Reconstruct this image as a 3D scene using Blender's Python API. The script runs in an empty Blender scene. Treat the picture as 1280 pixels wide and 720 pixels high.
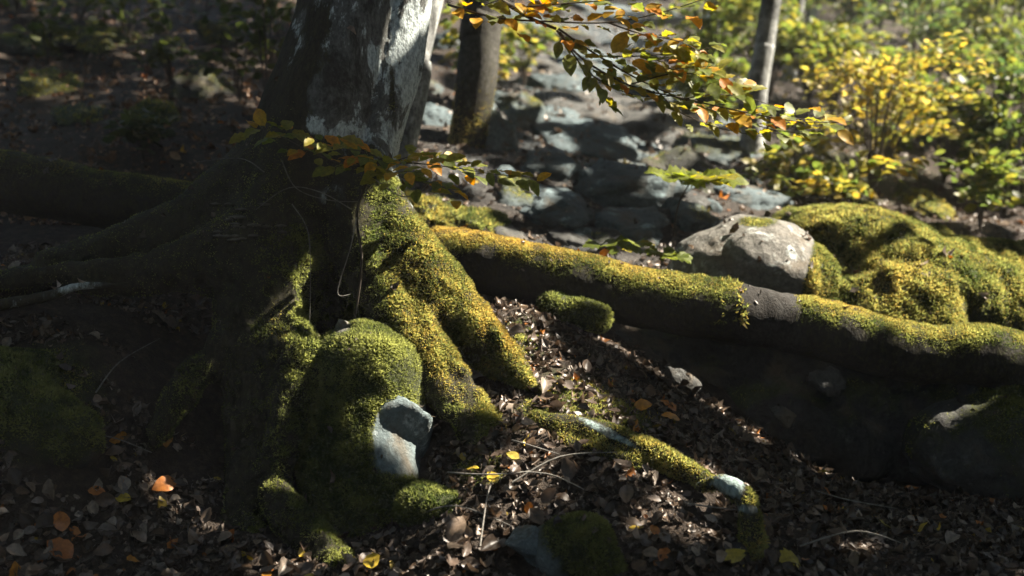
import bpy, math, random
import numpy as np
from mathutils import Vector, Matrix
from mathutils.bvhtree import BVHTree

R = math.radians
rng = np.random.default_rng(7)
random.seed(7)
scene = bpy.context.scene
COL = scene.collection

# ------------------------------------------------------------------ camera, world, sun, exposure
CAM = np.array([0.0, 0.0, 1.6]); PITCH = R(4.0); F = 1600.0          # focal length in pixels of a 1280-wide frame
cd = bpy.data.cameras.new('camera'); cam = bpy.data.objects.new('camera', cd); COL.objects.link(cam)
cam.location = CAM; cam.rotation_euler = (R(90) - PITCH, 0, 0)
cd.lens = 45.0; cd.sensor_width = 36.0; cd.clip_end = 500
cd.dof.use_dof = True; cd.dof.focus_distance = 5.5; cd.dof.aperture_fstop = 1.25
scene.camera = cam

SUN_DIR = np.array([0.97, 0.15, 0.0]); SUN_EL = R(46)
SUN_DIR = SUN_DIR / np.linalg.norm(SUN_DIR) * math.cos(SUN_EL); SUN_DIR[2] = math.sin(SUN_EL)
world = bpy.data.worlds.new('World'); scene.world = world; world.use_nodes = True
wn = world.node_tree; wn.nodes.clear()
wo = wn.nodes.new('ShaderNodeOutputWorld'); wb = wn.nodes.new('ShaderNodeBackground'); ws = wn.nodes.new('ShaderNodeTexSky')
ws.sky_type = 'NISHITA'; ws.sun_disc = False; ws.sun_elevation = SUN_EL
ws.sun_rotation = math.atan2(SUN_DIR[0], SUN_DIR[1])
wb.inputs['Strength'].default_value = 0.05
wn.links.new(ws.outputs[0], wb.inputs[0]); wn.links.new(wb.outputs[0], wo.inputs[0])
sl = bpy.data.lights.new('sun', 'SUN'); sl.energy = 5.0; sl.angle = R(0.55); sl.color = (1.0, 0.89, 0.73)
so = bpy.data.objects.new('sun', sl); COL.objects.link(so)
so.rotation_euler = Vector(SUN_DIR).to_track_quat('Z', 'Y').to_euler(); so.location = (6, 10, 12)
vs = scene.view_settings; vs.view_transform = 'Standard'; vs.look = 'None'; vs.gamma = 1.0
vs.use_curve_mapping = False; vs.exposure = 2.5

# ------------------------------------------------------------------ helpers
FWD = np.array([0, math.cos(PITCH), -math.sin(PITCH)]); UP = np.array([0, math.sin(PITCH), math.cos(PITCH)]); RT = np.array([1.0, 0, 0])
def pix(px, py, d):
    """photo pixel + distance along the view axis -> world point"""
    return CAM + d * (FWD + (px - 640) / F * RT - (py - 360) / F * UP)
def project(P):
    v = np.asarray(P) - CAM
    d = v @ FWD
    return 640 + F * (v @ RT) / d, 360 - F * (v @ UP) / d, d

def _hash(ix, iy, iz, seed):
    h = (ix.astype(np.int64) * 374761393 + iy.astype(np.int64) * 668265263 + iz.astype(np.int64) * 2147483647 + seed * 1274126177) & 0xFFFFFFFF
    h = ((h ^ (h >> 13)) * 1274126177) & 0xFFFFFFFF
    h = ((h ^ (h >> 16)) * 2246822519) & 0xFFFFFFFF
    return ((h ^ (h >> 15)) & 0xFFFFFF) / float(0xFFFFFF) * 2 - 1
def vnoise(p, seed=0):
    p = np.asarray(p, float); i = np.floor(p); f = p - i; i = i.astype(np.int64)
    u = f * f * f * (f * (f * 6 - 15) + 10)
    out = 0
    for dx in (0, 1):
        for dy in (0, 1):
            for dz in (0, 1):
                w = (u[..., 0] if dx else 1 - u[..., 0]) * (u[..., 1] if dy else 1 - u[..., 1]) * (u[..., 2] if dz else 1 - u[..., 2])
                out = out + w * _hash(i[..., 0] + dx, i[..., 1] + dy, i[..., 2] + dz, seed)
    return out
def fbm(p, scale=1.0, octaves=4, seed=0, gain=0.5):
    p = np.asarray(p, float) * scale; a = 1.0; s = 0; t = 0
    for o in range(octaves):
        s = s + a * vnoise(p, seed + o * 17); t += a; a *= gain; p = p * 2.03 + 13.7
    return s / t

def tag(o, label=None, cat=None, group=None, kind=None):
    if label: o['label'] = label
    if cat: o['category'] = cat
    if group: o['group'] = group
    if kind: o['kind'] = kind
    return o
def empty(name, loc, label=None, cat=None, group=None):
    o = bpy.data.objects.new(name, None); COL.objects.link(o); o.location = Vector(loc); o.empty_display_size = 0.1
    return tag(o, label, cat, group)
def set_parent(o, parent):
    if parent is not None:
        o.parent = parent
        root = parent
        m = Matrix.Identity(4)
        while root is not None:
            if root.type == 'EMPTY': m = Matrix.Translation(root.location)
            root = root.parent
        o.matrix_parent_inverse = m.inverted() if parent.type == 'EMPTY' else Matrix.Identity(4)
def make_mesh(name, V, faces_list, mat, parent=None, col=None, attrs=None, normals=None, smooth=True):
    """faces_list: list of int arrays (n,3) or (n,4)"""
    me = bpy.data.meshes.new(name)
    V = np.asarray(V, np.float32); nl = sum(f.size for f in faces_list); nf = sum(len(f) for f in faces_list)
    me.vertices.add(len(V)); me.vertices.foreach_set('co', V.ravel())
    me.loops.add(nl); me.polygons.add(nf)
    me.loops.foreach_set('vertex_index', np.concatenate([f.ravel() for f in faces_list]).astype(np.int32))
    tot = np.concatenate([np.full(len(f), f.shape[1]) for f in faces_list])
    start = np.concatenate([[0], np.cumsum(tot)[:-1]])
    me.polygons.foreach_set('loop_start', start.astype(np.int32))
    me.polygons.foreach_set('loop_total', tot.astype(np.int32))
    me.polygons.foreach_set('use_smooth', np.full(nf, smooth, dtype=bool))
    if col is not None:
        a = me.color_attributes.new('Col', 'FLOAT_COLOR', 'POINT')
        c = np.ones((len(V), 4), np.float32); c[:, :3] = col; a.data.foreach_set('color', c.ravel())
    for k, v in (attrs or {}).items():
        a = me.attributes.new(k, 'FLOAT', 'POINT'); a.data.foreach_set('value', np.asarray(v, np.float32))
    me.update(calc_edges=True)
    if normals is not None: me.normals_split_custom_set_from_vertices(np.asarray(normals, np.float32).tolist())
    if mat: me.materials.append(mat)
    o = bpy.data.objects.new(name, me); COL.objects.link(o)
    if parent is not None: set_parent(o, parent)
    return o

# signed distance chains: each chain is a list of (px, py, depth, radius in pixels)
def chain3(ch):
    out = []
    for px, py, d, r in ch:
        p = pix(px, py, d); out.append((p[0], p[1], p[2], r / F * d))
    return np.array(out)
def refine(c, n=4):
    """Catmull-Rom through the chain"""
    c = np.asarray(c, float); out = []
    for i in range(len(c) - 1):
        p0 = c[max(i - 1, 0)]; p1 = c[i]; p2 = c[i + 1]; p3 = c[min(i + 2, len(c) - 1)]
        for k in range(n):
            t = k / n
            out.append(0.5 * (2 * p1 + (p2 - p0) * t + (2 * p0 - 5 * p1 + 4 * p2 - p3) * t * t + (3 * p1 - p0 - 3 * p2 + p3) * t ** 3))
    out.append(c[-1]); return np.array(out)
def chain_dist(P, c):
    best = np.full(len(P), 1e9, np.float32)
    for a, b in zip(c[:-1], c[1:]):
        ab = b[:3] - a[:3]; L2 = max(ab @ ab, 1e-9)
        t = np.clip(((P - a[:3]) @ ab) / L2, 0, 1)
        d = np.linalg.norm(P - (a[:3] + t[:, None] * ab), axis=1) - (a[3] + t * (b[3] - a[3]))
        best = np.minimum(best, d)
    return best
def surface_nets(Fv, org, h):
    s = Fv < 0; nx, ny, nz = Fv.shape
    cnt = np.zeros((nx - 1, ny - 1, nz - 1), np.int8)
    for dx in (0, 1):
        for dy in (0, 1):
            for dz in (0, 1): cnt += s[dx:nx - 1 + dx, dy:ny - 1 + dy, dz:nz - 1 + dz]
    act = (cnt > 0) & (cnt < 8); ids = np.full(act.shape, -1, np.int64); idx = np.argwhere(act); ids[act] = np.arange(len(idx))
    acc = np.zeros((len(idx), 3)); n = np.zeros(len(idx))
    cor = [(0, 0, 0), (1, 0, 0), (0, 1, 0), (1, 1, 0), (0, 0, 1), (1, 0, 1), (0, 1, 1), (1, 1, 1)]
    vals = [Fv[idx[:, 0] + c[0], idx[:, 1] + c[1], idx[:, 2] + c[2]] for c in cor]
    for a in range(8):
        for b in range(a + 1, 8):
            ca, cb = np.array(cor[a]), np.array(cor[b])
            if np.abs(ca - cb).sum() != 1: continue
            m = (vals[a] < 0) != (vals[b] < 0)
            t = vals[a][m] / (vals[a][m] - vals[b][m])
            acc[m] += ca + t[:, None] * (cb - ca); n[m] += 1
    V = org + h * (idx + acc / n[:, None])
    faces = []
    def quad(e, sgn, o1, o2, flip):
        ii = np.argwhere(e)
        a = ii - np.array(o1) - np.array(o2); b = ii - np.array(o2); c = ii; d = ii - np.array(o1)
        q = np.stack([ids[tuple(x.T)] for x in (a, b, c, d)], 1)
        fl = sgn[tuple(ii.T)] ^ flip
        q[fl] = q[fl][:, ::-1]; faces.append(q)
    e = np.zeros(s.shape, bool); e[:-1, 1:-1, 1:-1] = s[:-1, 1:-1, 1:-1] != s[1:, 1:-1, 1:-1]; quad(e, s, (0, 1, 0), (0, 0, 1), True)
    e = np.zeros(s.shape, bool); e[1:-1, :-1, 1:-1] = s[1:-1, :-1, 1:-1] != s[1:-1, 1:, 1:-1]; quad(e, s, (1, 0, 0), (0, 0, 1), False)
    e = np.zeros(s.shape, bool); e[1:-1, 1:-1, :-1] = s[1:-1, 1:-1, :-1] != s[1:-1, 1:-1, 1:]; quad(e, s, (1, 0, 0), (0, 1, 0), True)
    return V, np.concatenate(faces)
def sdf_mesh(chains, h, k, disp, zcut=None):
    """smooth union of chains -> verts, quads, normals, chain label per vertex.  disp(P)->displacement (outward +)"""
    cs = [refine(chain3(c)) for c in chains]
    al = np.concatenate(cs); lo = (al[:, :3] - al[:, 3:]).min(0) - 0.08; hi = (al[:, :3] + al[:, 3:]).max(0) + 0.08
    if zcut is not None: hi[2] = min(hi[2], zcut)
    n = np.ceil((hi - lo) / h).astype(int) + 1
    gx, gy, gz = [lo[i] + h * np.arange(n[i]) for i in range(3)]
    S = np.full(n, 0.0, np.float32)
    band = 0.22
    for c in cs:
        l = np.maximum(((c[:, :3] - c[:, 3:]).min(0) - band - lo) // h, 0).astype(int)
        u = np.minimum(((c[:, :3] + c[:, 3:]).max(0) + band - lo) // h + 2, n).astype(int)
        G = np.stack(np.meshgrid(gx[l[0]:u[0]], gy[l[1]:u[1]], gz[l[2]:u[2]], indexing='ij'), -1)
        d = chain_dist(G.reshape(-1, 3), c).reshape(G.shape[:3])
        S[l[0]:u[0], l[1]:u[1], l[2]:u[2]] += np.exp(-np.clip(d / k, -30, 30)) * (d < band)
    D = -k * np.log(S + 1e-12)
    near = np.abs(D) < 0.12
    ii = np.argwhere(near); P = lo + h * ii
    D[near] -= disp(P)
    V, Q = surface_nets(D, lo, h)
    g = np.gradient(D, h); vi = np.clip(np.round((V - lo) / h).astype(int), 0, n - 1)
    N = np.stack([gg[tuple(vi.T)] for gg in g], 1); N /= np.linalg.norm(N, axis=1, keepdims=True) + 1e-9
    ld = np.stack([chain_dist(V, c) for c in cs], 1)
    return V, Q, N, ld.argmin(1)

SOLIDS = []       # (verts, faces list) used for placing leaves and finding what the sun may reach
def solid(V, Q): SOLIDS.append((np.asarray(V), [tuple(int(i) for i in q) for q in Q]))

# ------------------------------------------------------------------ materials
def new_mat(name):
    m = bpy.data.materials.new(name); m.use_nodes = True; nt = m.node_tree; nt.nodes.clear()
    return m, nt
def nd(nt, t, **kw):
    n = nt.nodes.new(t)
    for k, v in kw.items():
        if k.startswith('i_'): n.inputs[int(k[2:]) if k[2:].isdigit() else k[2:].replace('_', ' ')].default_value = v
        else: setattr(n, k, v)
    return n
def ramp(nt, src, stops):
    r = nt.nodes.new('ShaderNodeValToRGB'); e = r.color_ramp.elements
    while len(e) > 1: e.remove(e[-1])
    e[0].position, e[0].color = stops[0][0], (*stops[0][1], 1)
    for p, c in stops[1:]:
        x = e.new(p); x.color = (*c, 1)
    nt.links.new(src, r.inputs[0]); return r.outputs[0]
def mixc(nt, f, a, b, mode='MIX'):
    m = nt.nodes.new('ShaderNodeMix'); m.data_type = 'RGBA'; m.blend_type = mode
    for s, v in ((m.inputs[0], f), (m.inputs[6], a), (m.inputs[7], b)):
        if hasattr(v, 'is_output'): nt.links.new(v, s)
        elif isinstance(v, tuple): s.default_value = (*v, 1)
        else: s.default_value = v
    return m.outputs[2]
def noise(nt, scale, detail=6, rough=0.6, vec=None, dist=0.0):
    n = nd(nt, 'ShaderNodeTexNoise'); n.inputs['Scale'].default_value = scale; n.inputs['Detail'].default_value = detail
    n.inputs['Roughness'].default_value = rough; n.inputs['Distortion'].default_value = dist
    if vec is not None: nt.links.new(vec, n.inputs['Vector'])
    return n.outputs[0]
def pos(nt, scale=(1, 1, 1)):
    g = nd(nt, 'ShaderNodeNewGeometry'); mp = nd(nt, 'ShaderNodeMapping'); mp.inputs['Scale'].default_value = scale
    nt.links.new(g.outputs['Position'], mp.inputs['Vector']); return mp.outputs[0]
def attr(nt, name):
    a = nd(nt, 'ShaderNodeAttribute', attribute_name=name); return a
def finish(nt, colr, rough=0.85, bump=None, bstr=0.5, bdist=0.02, spec=0.25):
    p = nd(nt, 'ShaderNodeBsdfPrincipled'); o = nd(nt, 'ShaderNodeOutputMaterial')
    if hasattr(colr, 'is_output'): nt.links.new(colr, p.inputs['Base Color'])
    else: p.inputs['Base Color'].default_value = (*colr, 1)
    if hasattr(rough, 'is_output'): nt.links.new(rough, p.inputs['Roughness'])
    else: p.inputs['Roughness'].default_value = rough
    p.inputs['Specular IOR Level'].default_value = spec
    if bump is not None:
        b = nd(nt, 'ShaderNodeBump'); b.inputs['Strength'].default_value = bstr; b.inputs['Distance'].default_value = bdist
        nt.links.new(bump, b.inputs['Height']); nt.links.new(b.outputs[0], p.inputs['Normal'])
    nt.links.new(p.outputs[0], o.inputs[0]); return p

def mat_bark(name, base=(0.10, 0.105, 0.10), pale=(0.50, 0.575, 0.585), dark=(0.026, 0.025, 0.022), lichen=0.85):
    m, nt = new_mat(name)
    v1 = pos(nt, (1, 1, 0.55)); v2 = pos(nt, (1, 1, 2.6)); vv = pos(nt, (1, 1, .22))
    n1 = noise(nt, 5.5, 9, .72, v1, .5); n2 = noise(nt, 14, 7, .72, v2); n3 = noise(nt, 70, 3, .7, v1); n4 = noise(nt, 14, 5, .65, vv)
    c = ramp(nt, n1, [(0.39, dark), (0.45, base), (0.495, base), (0.53, pale), (0.70, pale)])
    c2 = ramp(nt, n2, [(0.33, dark), (0.5, base)])
    c = mixc(nt, lichen, c2, c)
    c = mixc(nt, ramp(nt, n4, [(0.3, (.75, .75, .75)), (.42, (0, 0, 0))]), c, dark)
    sp = ramp(nt, n3, [(0.35, (0.5, 0.5, 0.5)), (0.62, (1.15, 1.15, 1.15))])
    c = mixc(nt, 1.0, c, sp, 'MULTIPLY')
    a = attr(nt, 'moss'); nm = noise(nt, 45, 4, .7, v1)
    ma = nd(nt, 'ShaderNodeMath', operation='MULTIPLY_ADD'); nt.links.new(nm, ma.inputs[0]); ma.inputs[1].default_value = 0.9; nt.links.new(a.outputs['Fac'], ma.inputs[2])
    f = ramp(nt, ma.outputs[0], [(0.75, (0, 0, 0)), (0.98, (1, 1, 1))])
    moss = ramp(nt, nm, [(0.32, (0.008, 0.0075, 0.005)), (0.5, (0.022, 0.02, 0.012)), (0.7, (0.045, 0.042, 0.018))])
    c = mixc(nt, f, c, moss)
    hsum = nd(nt, 'ShaderNodeMath', operation='MULTIPLY_ADD'); nt.links.new(n2, hsum.inputs[0]); hsum.inputs[1].default_value = .6
    nt.links.new(n3, hsum.inputs[2])
    finish(nt, c, 0.88, hsum.outputs[0], .6, 0.012); return m
def mat_rock(name, base=(0.17, 0.19, 0.20), pale=(0.40, 0.45, 0.46), dark=(0.045, 0.047, 0.045), mossy=(0.035, 0.042, 0.012)):
    m, nt = new_mat(name); v = pos(nt)
    n1 = noise(nt, 7, 9, .7, v, .3); n2 = noise(nt, 38, 6, .7, v); n3 = noise(nt, 3.0, 4, .6, v, .8)
    vo = nd(nt, 'ShaderNodeTexVoronoi', feature='DISTANCE_TO_EDGE'); vo.inputs['Scale'].default_value = 6
    mx = nd(nt, 'ShaderNodeVectorMath', operation='ADD'); nz = nd(nt, 'ShaderNodeTexNoise'); nz.inputs['Scale'].default_value = 9
    nt.links.new(v, nz.inputs['Vector']); sc = nd(nt, 'ShaderNodeVectorMath', operation='SCALE'); sc.inputs['Scale'].default_value = .25
    nt.links.new(nz.outputs['Color'], sc.inputs[0]); nt.links.new(v, mx.inputs[0]); nt.links.new(sc.outputs[0], mx.inputs[1]); nt.links.new(mx.outputs[0], vo.inputs['Vector'])
    c = ramp(nt, n1, [(0.28, dark), (0.45, base), (0.57, base), (0.64, pale)])
    c = mixc(nt, 1, c, ramp(nt, n2, [(0.35, (.55, .55, .55)), (.65, (1.15, 1.15, 1.15))]), 'MULTIPLY')
    c = mixc(nt, ramp(nt, n3, [(0.52, (0, 0, 0)), (0.66, (.6, .6, .6))]), c, (0.10, 0.075, 0.045))
    crack = ramp(nt, vo.outputs['Distance'], [(0.0, (.55, .55, .55)), (0.02, (0, 0, 0))])
    c = mixc(nt, crack, c, dark)
    a = attr(nt, 'moss'); ma = nd(nt, 'ShaderNodeMath', operation='MULTIPLY_ADD'); nt.links.new(n2, ma.inputs[0]); ma.inputs[1].default_value = 0.8; nt.links.new(a.outputs['Fac'], ma.inputs[2])
    f = ramp(nt, ma.outputs[0], [(0.7, (0, 0, 0)), (0.95, (1, 1, 1))])
    c = mixc(nt, f, c, mossy)
    h = nd(nt, 'ShaderNodeMath', operation='MULTIPLY_ADD'); nt.links.new(n1, h.inputs[0]); h.inputs[1].default_value = 1.6; nt.links.new(n2, h.inputs[2])
    finish(nt, c, .8, h.outputs[0], .8, .02, .35); return m
def mat_leaf(name, trans=0.45, gloss=0.35, vary=True):
    m, nt = new_mat(name)
    a = attr(nt, 'Col'); n = noise(nt, 60, 4, .6, pos(nt))
    c = mixc(nt, 1, a.outputs['Color'], ramp(nt, n, [(.3, (.6, .6, .6)), (.7, (1.25, 1.25, 1.25))]), 'MULTIPLY') if vary else a.outputs['Color']
    p = nd(nt, 'ShaderNodeBsdfPrincipled'); p.inputs['Roughness'].default_value = 1 - gloss - .15; p.inputs['Specular IOR Level'].default_value = .4
    t = nd(nt, 'ShaderNodeBsdfTranslucent'); mx = nd(nt, 'ShaderNodeMixShader'); o = nd(nt, 'ShaderNodeOutputMaterial')
    mx.inputs[0].default_value = trans
    nt.links.new(c, p.inputs['Base Color'])
    hs = nd(nt, 'ShaderNodeHueSaturation'); hs.inputs['Saturation'].default_value = 1.1; hs.inputs['Value'].default_value = 1.5
    nt.links.new(c, hs.inputs['Color']); nt.links.new(hs.outputs[0], t.inputs['Color'])
    nt.links.new(p.outputs[0], mx.inputs[1]); nt.links.new(t.outputs[0], mx.inputs[2]); nt.links.new(mx.outputs[0], o.inputs[0])
    return m
def mat_ground():
    m, nt = new_mat('forest_soil'); v = pos(nt)
    n1 = noise(nt, 22, 8, .75, v); n2 = noise(nt, 3, 5, .6, v); n3 = noise(nt, 90, 3, .7, v)
    c = ramp(nt, n1, [(.3, (.012, .009, .007)), (.5, (.035, .025, .018)), (.62, (.075, .055, .04)), (.7, (.13, .10, .075))])
    g = ramp(nt, n1, [(.3, (.018, .022, .025)), (.5, (.07, .085, .095)), (.62, (.16, .19, .205)), (.72, (.28, .32, .34))])
    mo = ramp(nt, n1, [(.35, (.014, .018, .006)), (.65, (.05, .055, .016))])
    c = mixc(nt, attr(nt, 'stony').outputs['Fac'], c, g)
    ma = nd(nt, 'ShaderNodeMath', operation='MULTIPLY_ADD'); nt.links.new(n2, ma.inputs[0]); ma.inputs[1].default_value = .5; nt.links.new(attr(nt, 'moss').outputs['Fac'], ma.inputs[2])
    c = mixc(nt, ramp(nt, ma.outputs[0], [(.55, (0, 0, 0)), (.8, (1, 1, 1))]), c, mo)
    h = nd(nt, 'ShaderNodeMath', operation='ADD'); nt.links.new(n1, h.inputs[0]); nt.links.new(n3, h.inputs[1])
    finish(nt, c, .85, h.outputs[0], 1, .03, .3); return m
def mat_plain(name, c1, c2, scale=30, rough=.8):
    m, nt = new_mat(name); n = noise(nt, scale, 5, .65, pos(nt)); finish(nt, ramp(nt, n, [(.35, c1), (.65, c2)]), rough, n, .4, .005); return m

M_BARK = mat_bark('beech_bark')
M_BARK2 = mat_bark('dark_bark', (.05, .048, .042), (.13, .13, .115), (.018, .017, .014), .35)
M_BARK3 = mat_bark('pale_bark', (.20, .21, .21), (.42, .44, .43), (.06, .06, .055), .7)
M_LOG = mat_bark('log_bark', (.020, .018, .016), (.06, .06, .058), (.008, .007, .006), .3)
M_ROOTPALE = mat_bark('pale_root_bark', (.09, .11, .11), (.24, .32, .315), (.03, .03, .027), .8)
M_ROCK = mat_rock('lichen_limestone', (.13, .17, .18), (.40, .47, .49), (.035, .04, .04))
M_ROCKG = mat_rock('wet_blue_grey_rock', (.07, .10, .112), (.25, .335, .365), (.018, .024, .026))
M_ROCKL = mat_rock('stained_limestone', (.17, .165, .15), (.46, .50, .49), (.045, .045, .04))
M_ROCKK = mat_rock('shade_black_rock', (.026, .027, .026), (.06, .063, .062), (.010, .010, .010))  # near-black copy of the dark rock, painting the hollow's deep shade
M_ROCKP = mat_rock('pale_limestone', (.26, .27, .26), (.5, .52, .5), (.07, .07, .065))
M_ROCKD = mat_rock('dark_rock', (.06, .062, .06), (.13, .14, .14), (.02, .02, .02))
M_MOSS = mat_leaf('moss', .58, .1, False)
M_LEAF = mat_leaf('living_leaf', .55, .35)
M_CROWN = mat_leaf('shade_crown_leaf', .25, .3, False)
M_LITTER = mat_leaf('dry_leaf', .15, .42)
M_GROUND = mat_ground()
M_TWIG = mat_plain('twig_bark', (.03, .024, .018), (.08, .068, .055), 60)
M_TWIGP = mat_plain('pale_twig_bark', (.10, .095, .085), (.24, .23, .21), 60)
M_FUNG = mat_plain('dry_bracket', (.05, .045, .038), (.12, .11, .095), 40)

# ------------------------------------------------------------------ terrain
CP = [(0, 720, 4.8), (160, 700, 5.0), (320, 700, 5.0), (200, 650, 5.2), (100, 600, 5.2), (30, 540, 5.2), (30, 480, 5.4), (110, 510, 5.35), (250, 520, 5.7), (150, 430, 5.75), (0, 410, 5.65), (60, 390, 5.8),
      (-200, 420, 5.8), (-200, 600, 5.2), (560, 690, 4.8), (640, 720, 4.7), (420, 720, 4.9), (460, 640, 5.3), (700, 660, 4.9), (600, 600, 5.1), (560, 570, 5.35), (600, 450, 5.75), (660, 500, 5.5), (760, 560, 5.2), (880, 625, 5.0),
      (640, 400, 6.25), (720, 440, 5.95), (830, 510, 5.65), (920, 582, 5.55), (1000, 680, 4.9), (1280, 710, 5.0), (1150, 680, 5.15), (1100, 605, 6.0), (1250, 625, 6.1), (1000, 578, 6.25), (885, 505, 6.2), (1200, 600, 6.5), (1060, 585, 6.5), (1400, 640, 6.5),
      (50, 292, 7.0), (200, 290, 7.0), (400, 300, 6.9), (100, 180, 8.0), (100, 60, 10.5), (100, -20, 13), (-300, 200, 8), (300, 150, 8.8), (300, 30, 12), (560, 240, 8.0),
      (560, 320, 7.1), (760, 345, 7.2), (640, 170, 9.5), (760, 200, 10), (760, 100, 13.5), (740, 30, 17), (740, -30, 21), (900, 390, 7.0), (900, 240, 9), (900, 130, 12.5), (1150, 390, 7.9), (1280, 360, 8.6), (1100, 210, 11), (1280, 210, 11.5), (1100, 80, 16), (1280, 20, 22), (1100, -40, 24), (1500, 300, 10)]
pts = np.array([pix(*c) for c in CP])
extra = np.array([(0, 0, 0.0), (-3, 0, .2), (3, 0, -.15), (0, 3, .1), (2.5, 3, 0.0), (-2.5, 3, .25), (0, -6, -.3), (-6, 6, 2.0), (7, 6, .4), (0, 60, 22), (-30, 35, 17), (35, 35, 9), (-45, 70, 32), (50, 70, 26), (0, 90, 34), (-20, 0, 6), (20, 0, -4), (0, -20, -2)])
pts = np.concatenate([pts, extra])
def tps(r): return np.where(r > 0, r * r * np.log(r + 1e-12), 0)
_n = len(pts); _A = np.zeros((_n + 3, _n + 3))
_r = np.linalg.norm(pts[:, None, :2] - pts[None, :, :2], axis=2)
_A[:_n, :_n] = tps(_r) + np.eye(_n) * 0.02; _A[:_n, _n:] = np.c_[np.ones(_n), pts[:, :2]]; _A[_n:, :_n] = _A[:_n, _n:].T
_w = np.linalg.solve(_A, np.r_[pts[:, 2], 0, 0, 0])
def ground_base(xy):
    xy = np.asarray(xy, float).reshape(-1, 2); out = np.empty(len(xy))
    for i in range(0, len(xy), 20000):
        q = xy[i:i + 20000]
        out[i:i + 20000] = tps(np.linalg.norm(q[:, None] - pts[None, :, :2], axis=2)) @ _w[:_n] + np.c_[np.ones(len(q)), q] @ _w[_n:]
    return out
def ground_z(xy):
    xy = np.asarray(xy, float).reshape(-1, 2); p3 = np.c_[xy, np.zeros(len(xy))]
    d = np.linalg.norm(xy, axis=1)
    return ground_base(xy) + 0.06 * fbm(p3, 1.6, 5, 3) + 0.22 * np.clip((d - 7) / 8, 0, 1) * fbm(p3, .5, 5, 9) + 0.12 * np.clip((d - 7) / 4, 0, 1) * np.abs(fbm(p3, 1.5, 3, 29))
def graded(a, b, lo, hi, h, g):
    mid = list(np.arange(a, b + 1e-6, h)); s = h; x = a; left = []
    while x > lo: s *= g; x -= s; left.append(x)
    s = h; x = mid[-1]; right = []
    while x < hi: s *= g; x += s; right.append(x)
    return np.array(left[::-1] + mid + right)
gx = graded(-3.2, 3.6, -26, 26, .035, 1.06); gy = graded(4.2, 8.4, -16, 42, .035, 1.045)
GX, GY = np.meshgrid(gx, gy, indexing='ij'); gxy = np.c_[GX.ravel(), GY.ravel()]; gz = ground_z(gxy)
GV = np.c_[gxy, gz]; nyy = len(gy)
ii = (np.arange(len(gx) - 1)[:, None] * nyy + np.arange(nyy - 1)[None]).ravel()
GQ = np.stack([ii, ii + nyy, ii + nyy + 1, ii + 1], 1)
GPX, GPY, GD = project(GV)
def blob(px, py, cx, cy, rx, ry):
    return np.exp(-(((px - cx) / rx) ** 2 + ((py - cy) / ry) ** 2))
stony = np.clip(blob(GPX, GPY, 760, 150, 150, 170) * 1.4 + blob(GPX, GPY, 620, 250, 120, 60), 0, 1) * (GD > 6.9)
stony = np.clip(stony * (0.6 + 0.9 * fbm(GV, 1.1, 4, 5)), 0, 1)
mossg = blob(GPX, GPY, 50, 500, 90, 80) * .9 + blob(GPX, GPY, 655, 425, 40, 34) * .9 + blob(GPX, GPY, 715, 490, 46, 34) * 1.1 + blob(GPX, GPY, 660, 520, 30, 20) * .7 + blob(GPX, GPY, 590, 590, 40, 20) * .7 + blob(GPX, GPY, 770, 520, 40, 20) * .8 + blob(GPX, GPY, 610, 580, 40, 30) * .5 + blob(GPX, GPY, 520, 260, 80, 30) * .7 + blob(GPX, GPY, 1080, 220, 120, 50) * .6 + blob(GPX, GPY, 780, 530, 110, 25) * .4
mossg = np.where(GD > 0, mossg, 0) + .25 * fbm(GV, 1.3, 4, 61)
ground = make_mesh('forest_floor', GV, [GQ], M_GROUND, attrs={'stony': stony, 'moss': np.clip(mossg, 0, 1)})
tag(ground, 'steep dark forest floor of soil, moss and leaf litter', kind='structure')
_bm_g = BVHTree.FromPolygons(GV.tolist(), GQ.tolist())
def gp(px, py):
    d = pix(px, py, 1.0) - CAM; d = d / np.linalg.norm(d)
    h = _bm_g.ray_cast(Vector(CAM), Vector(d), 200)
    return (np.array(h[0]), np.array(h[1])) if h[0] is not None else (None, None)
def gzp(x, y): return float(ground_z([(x, y)])[0])

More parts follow.
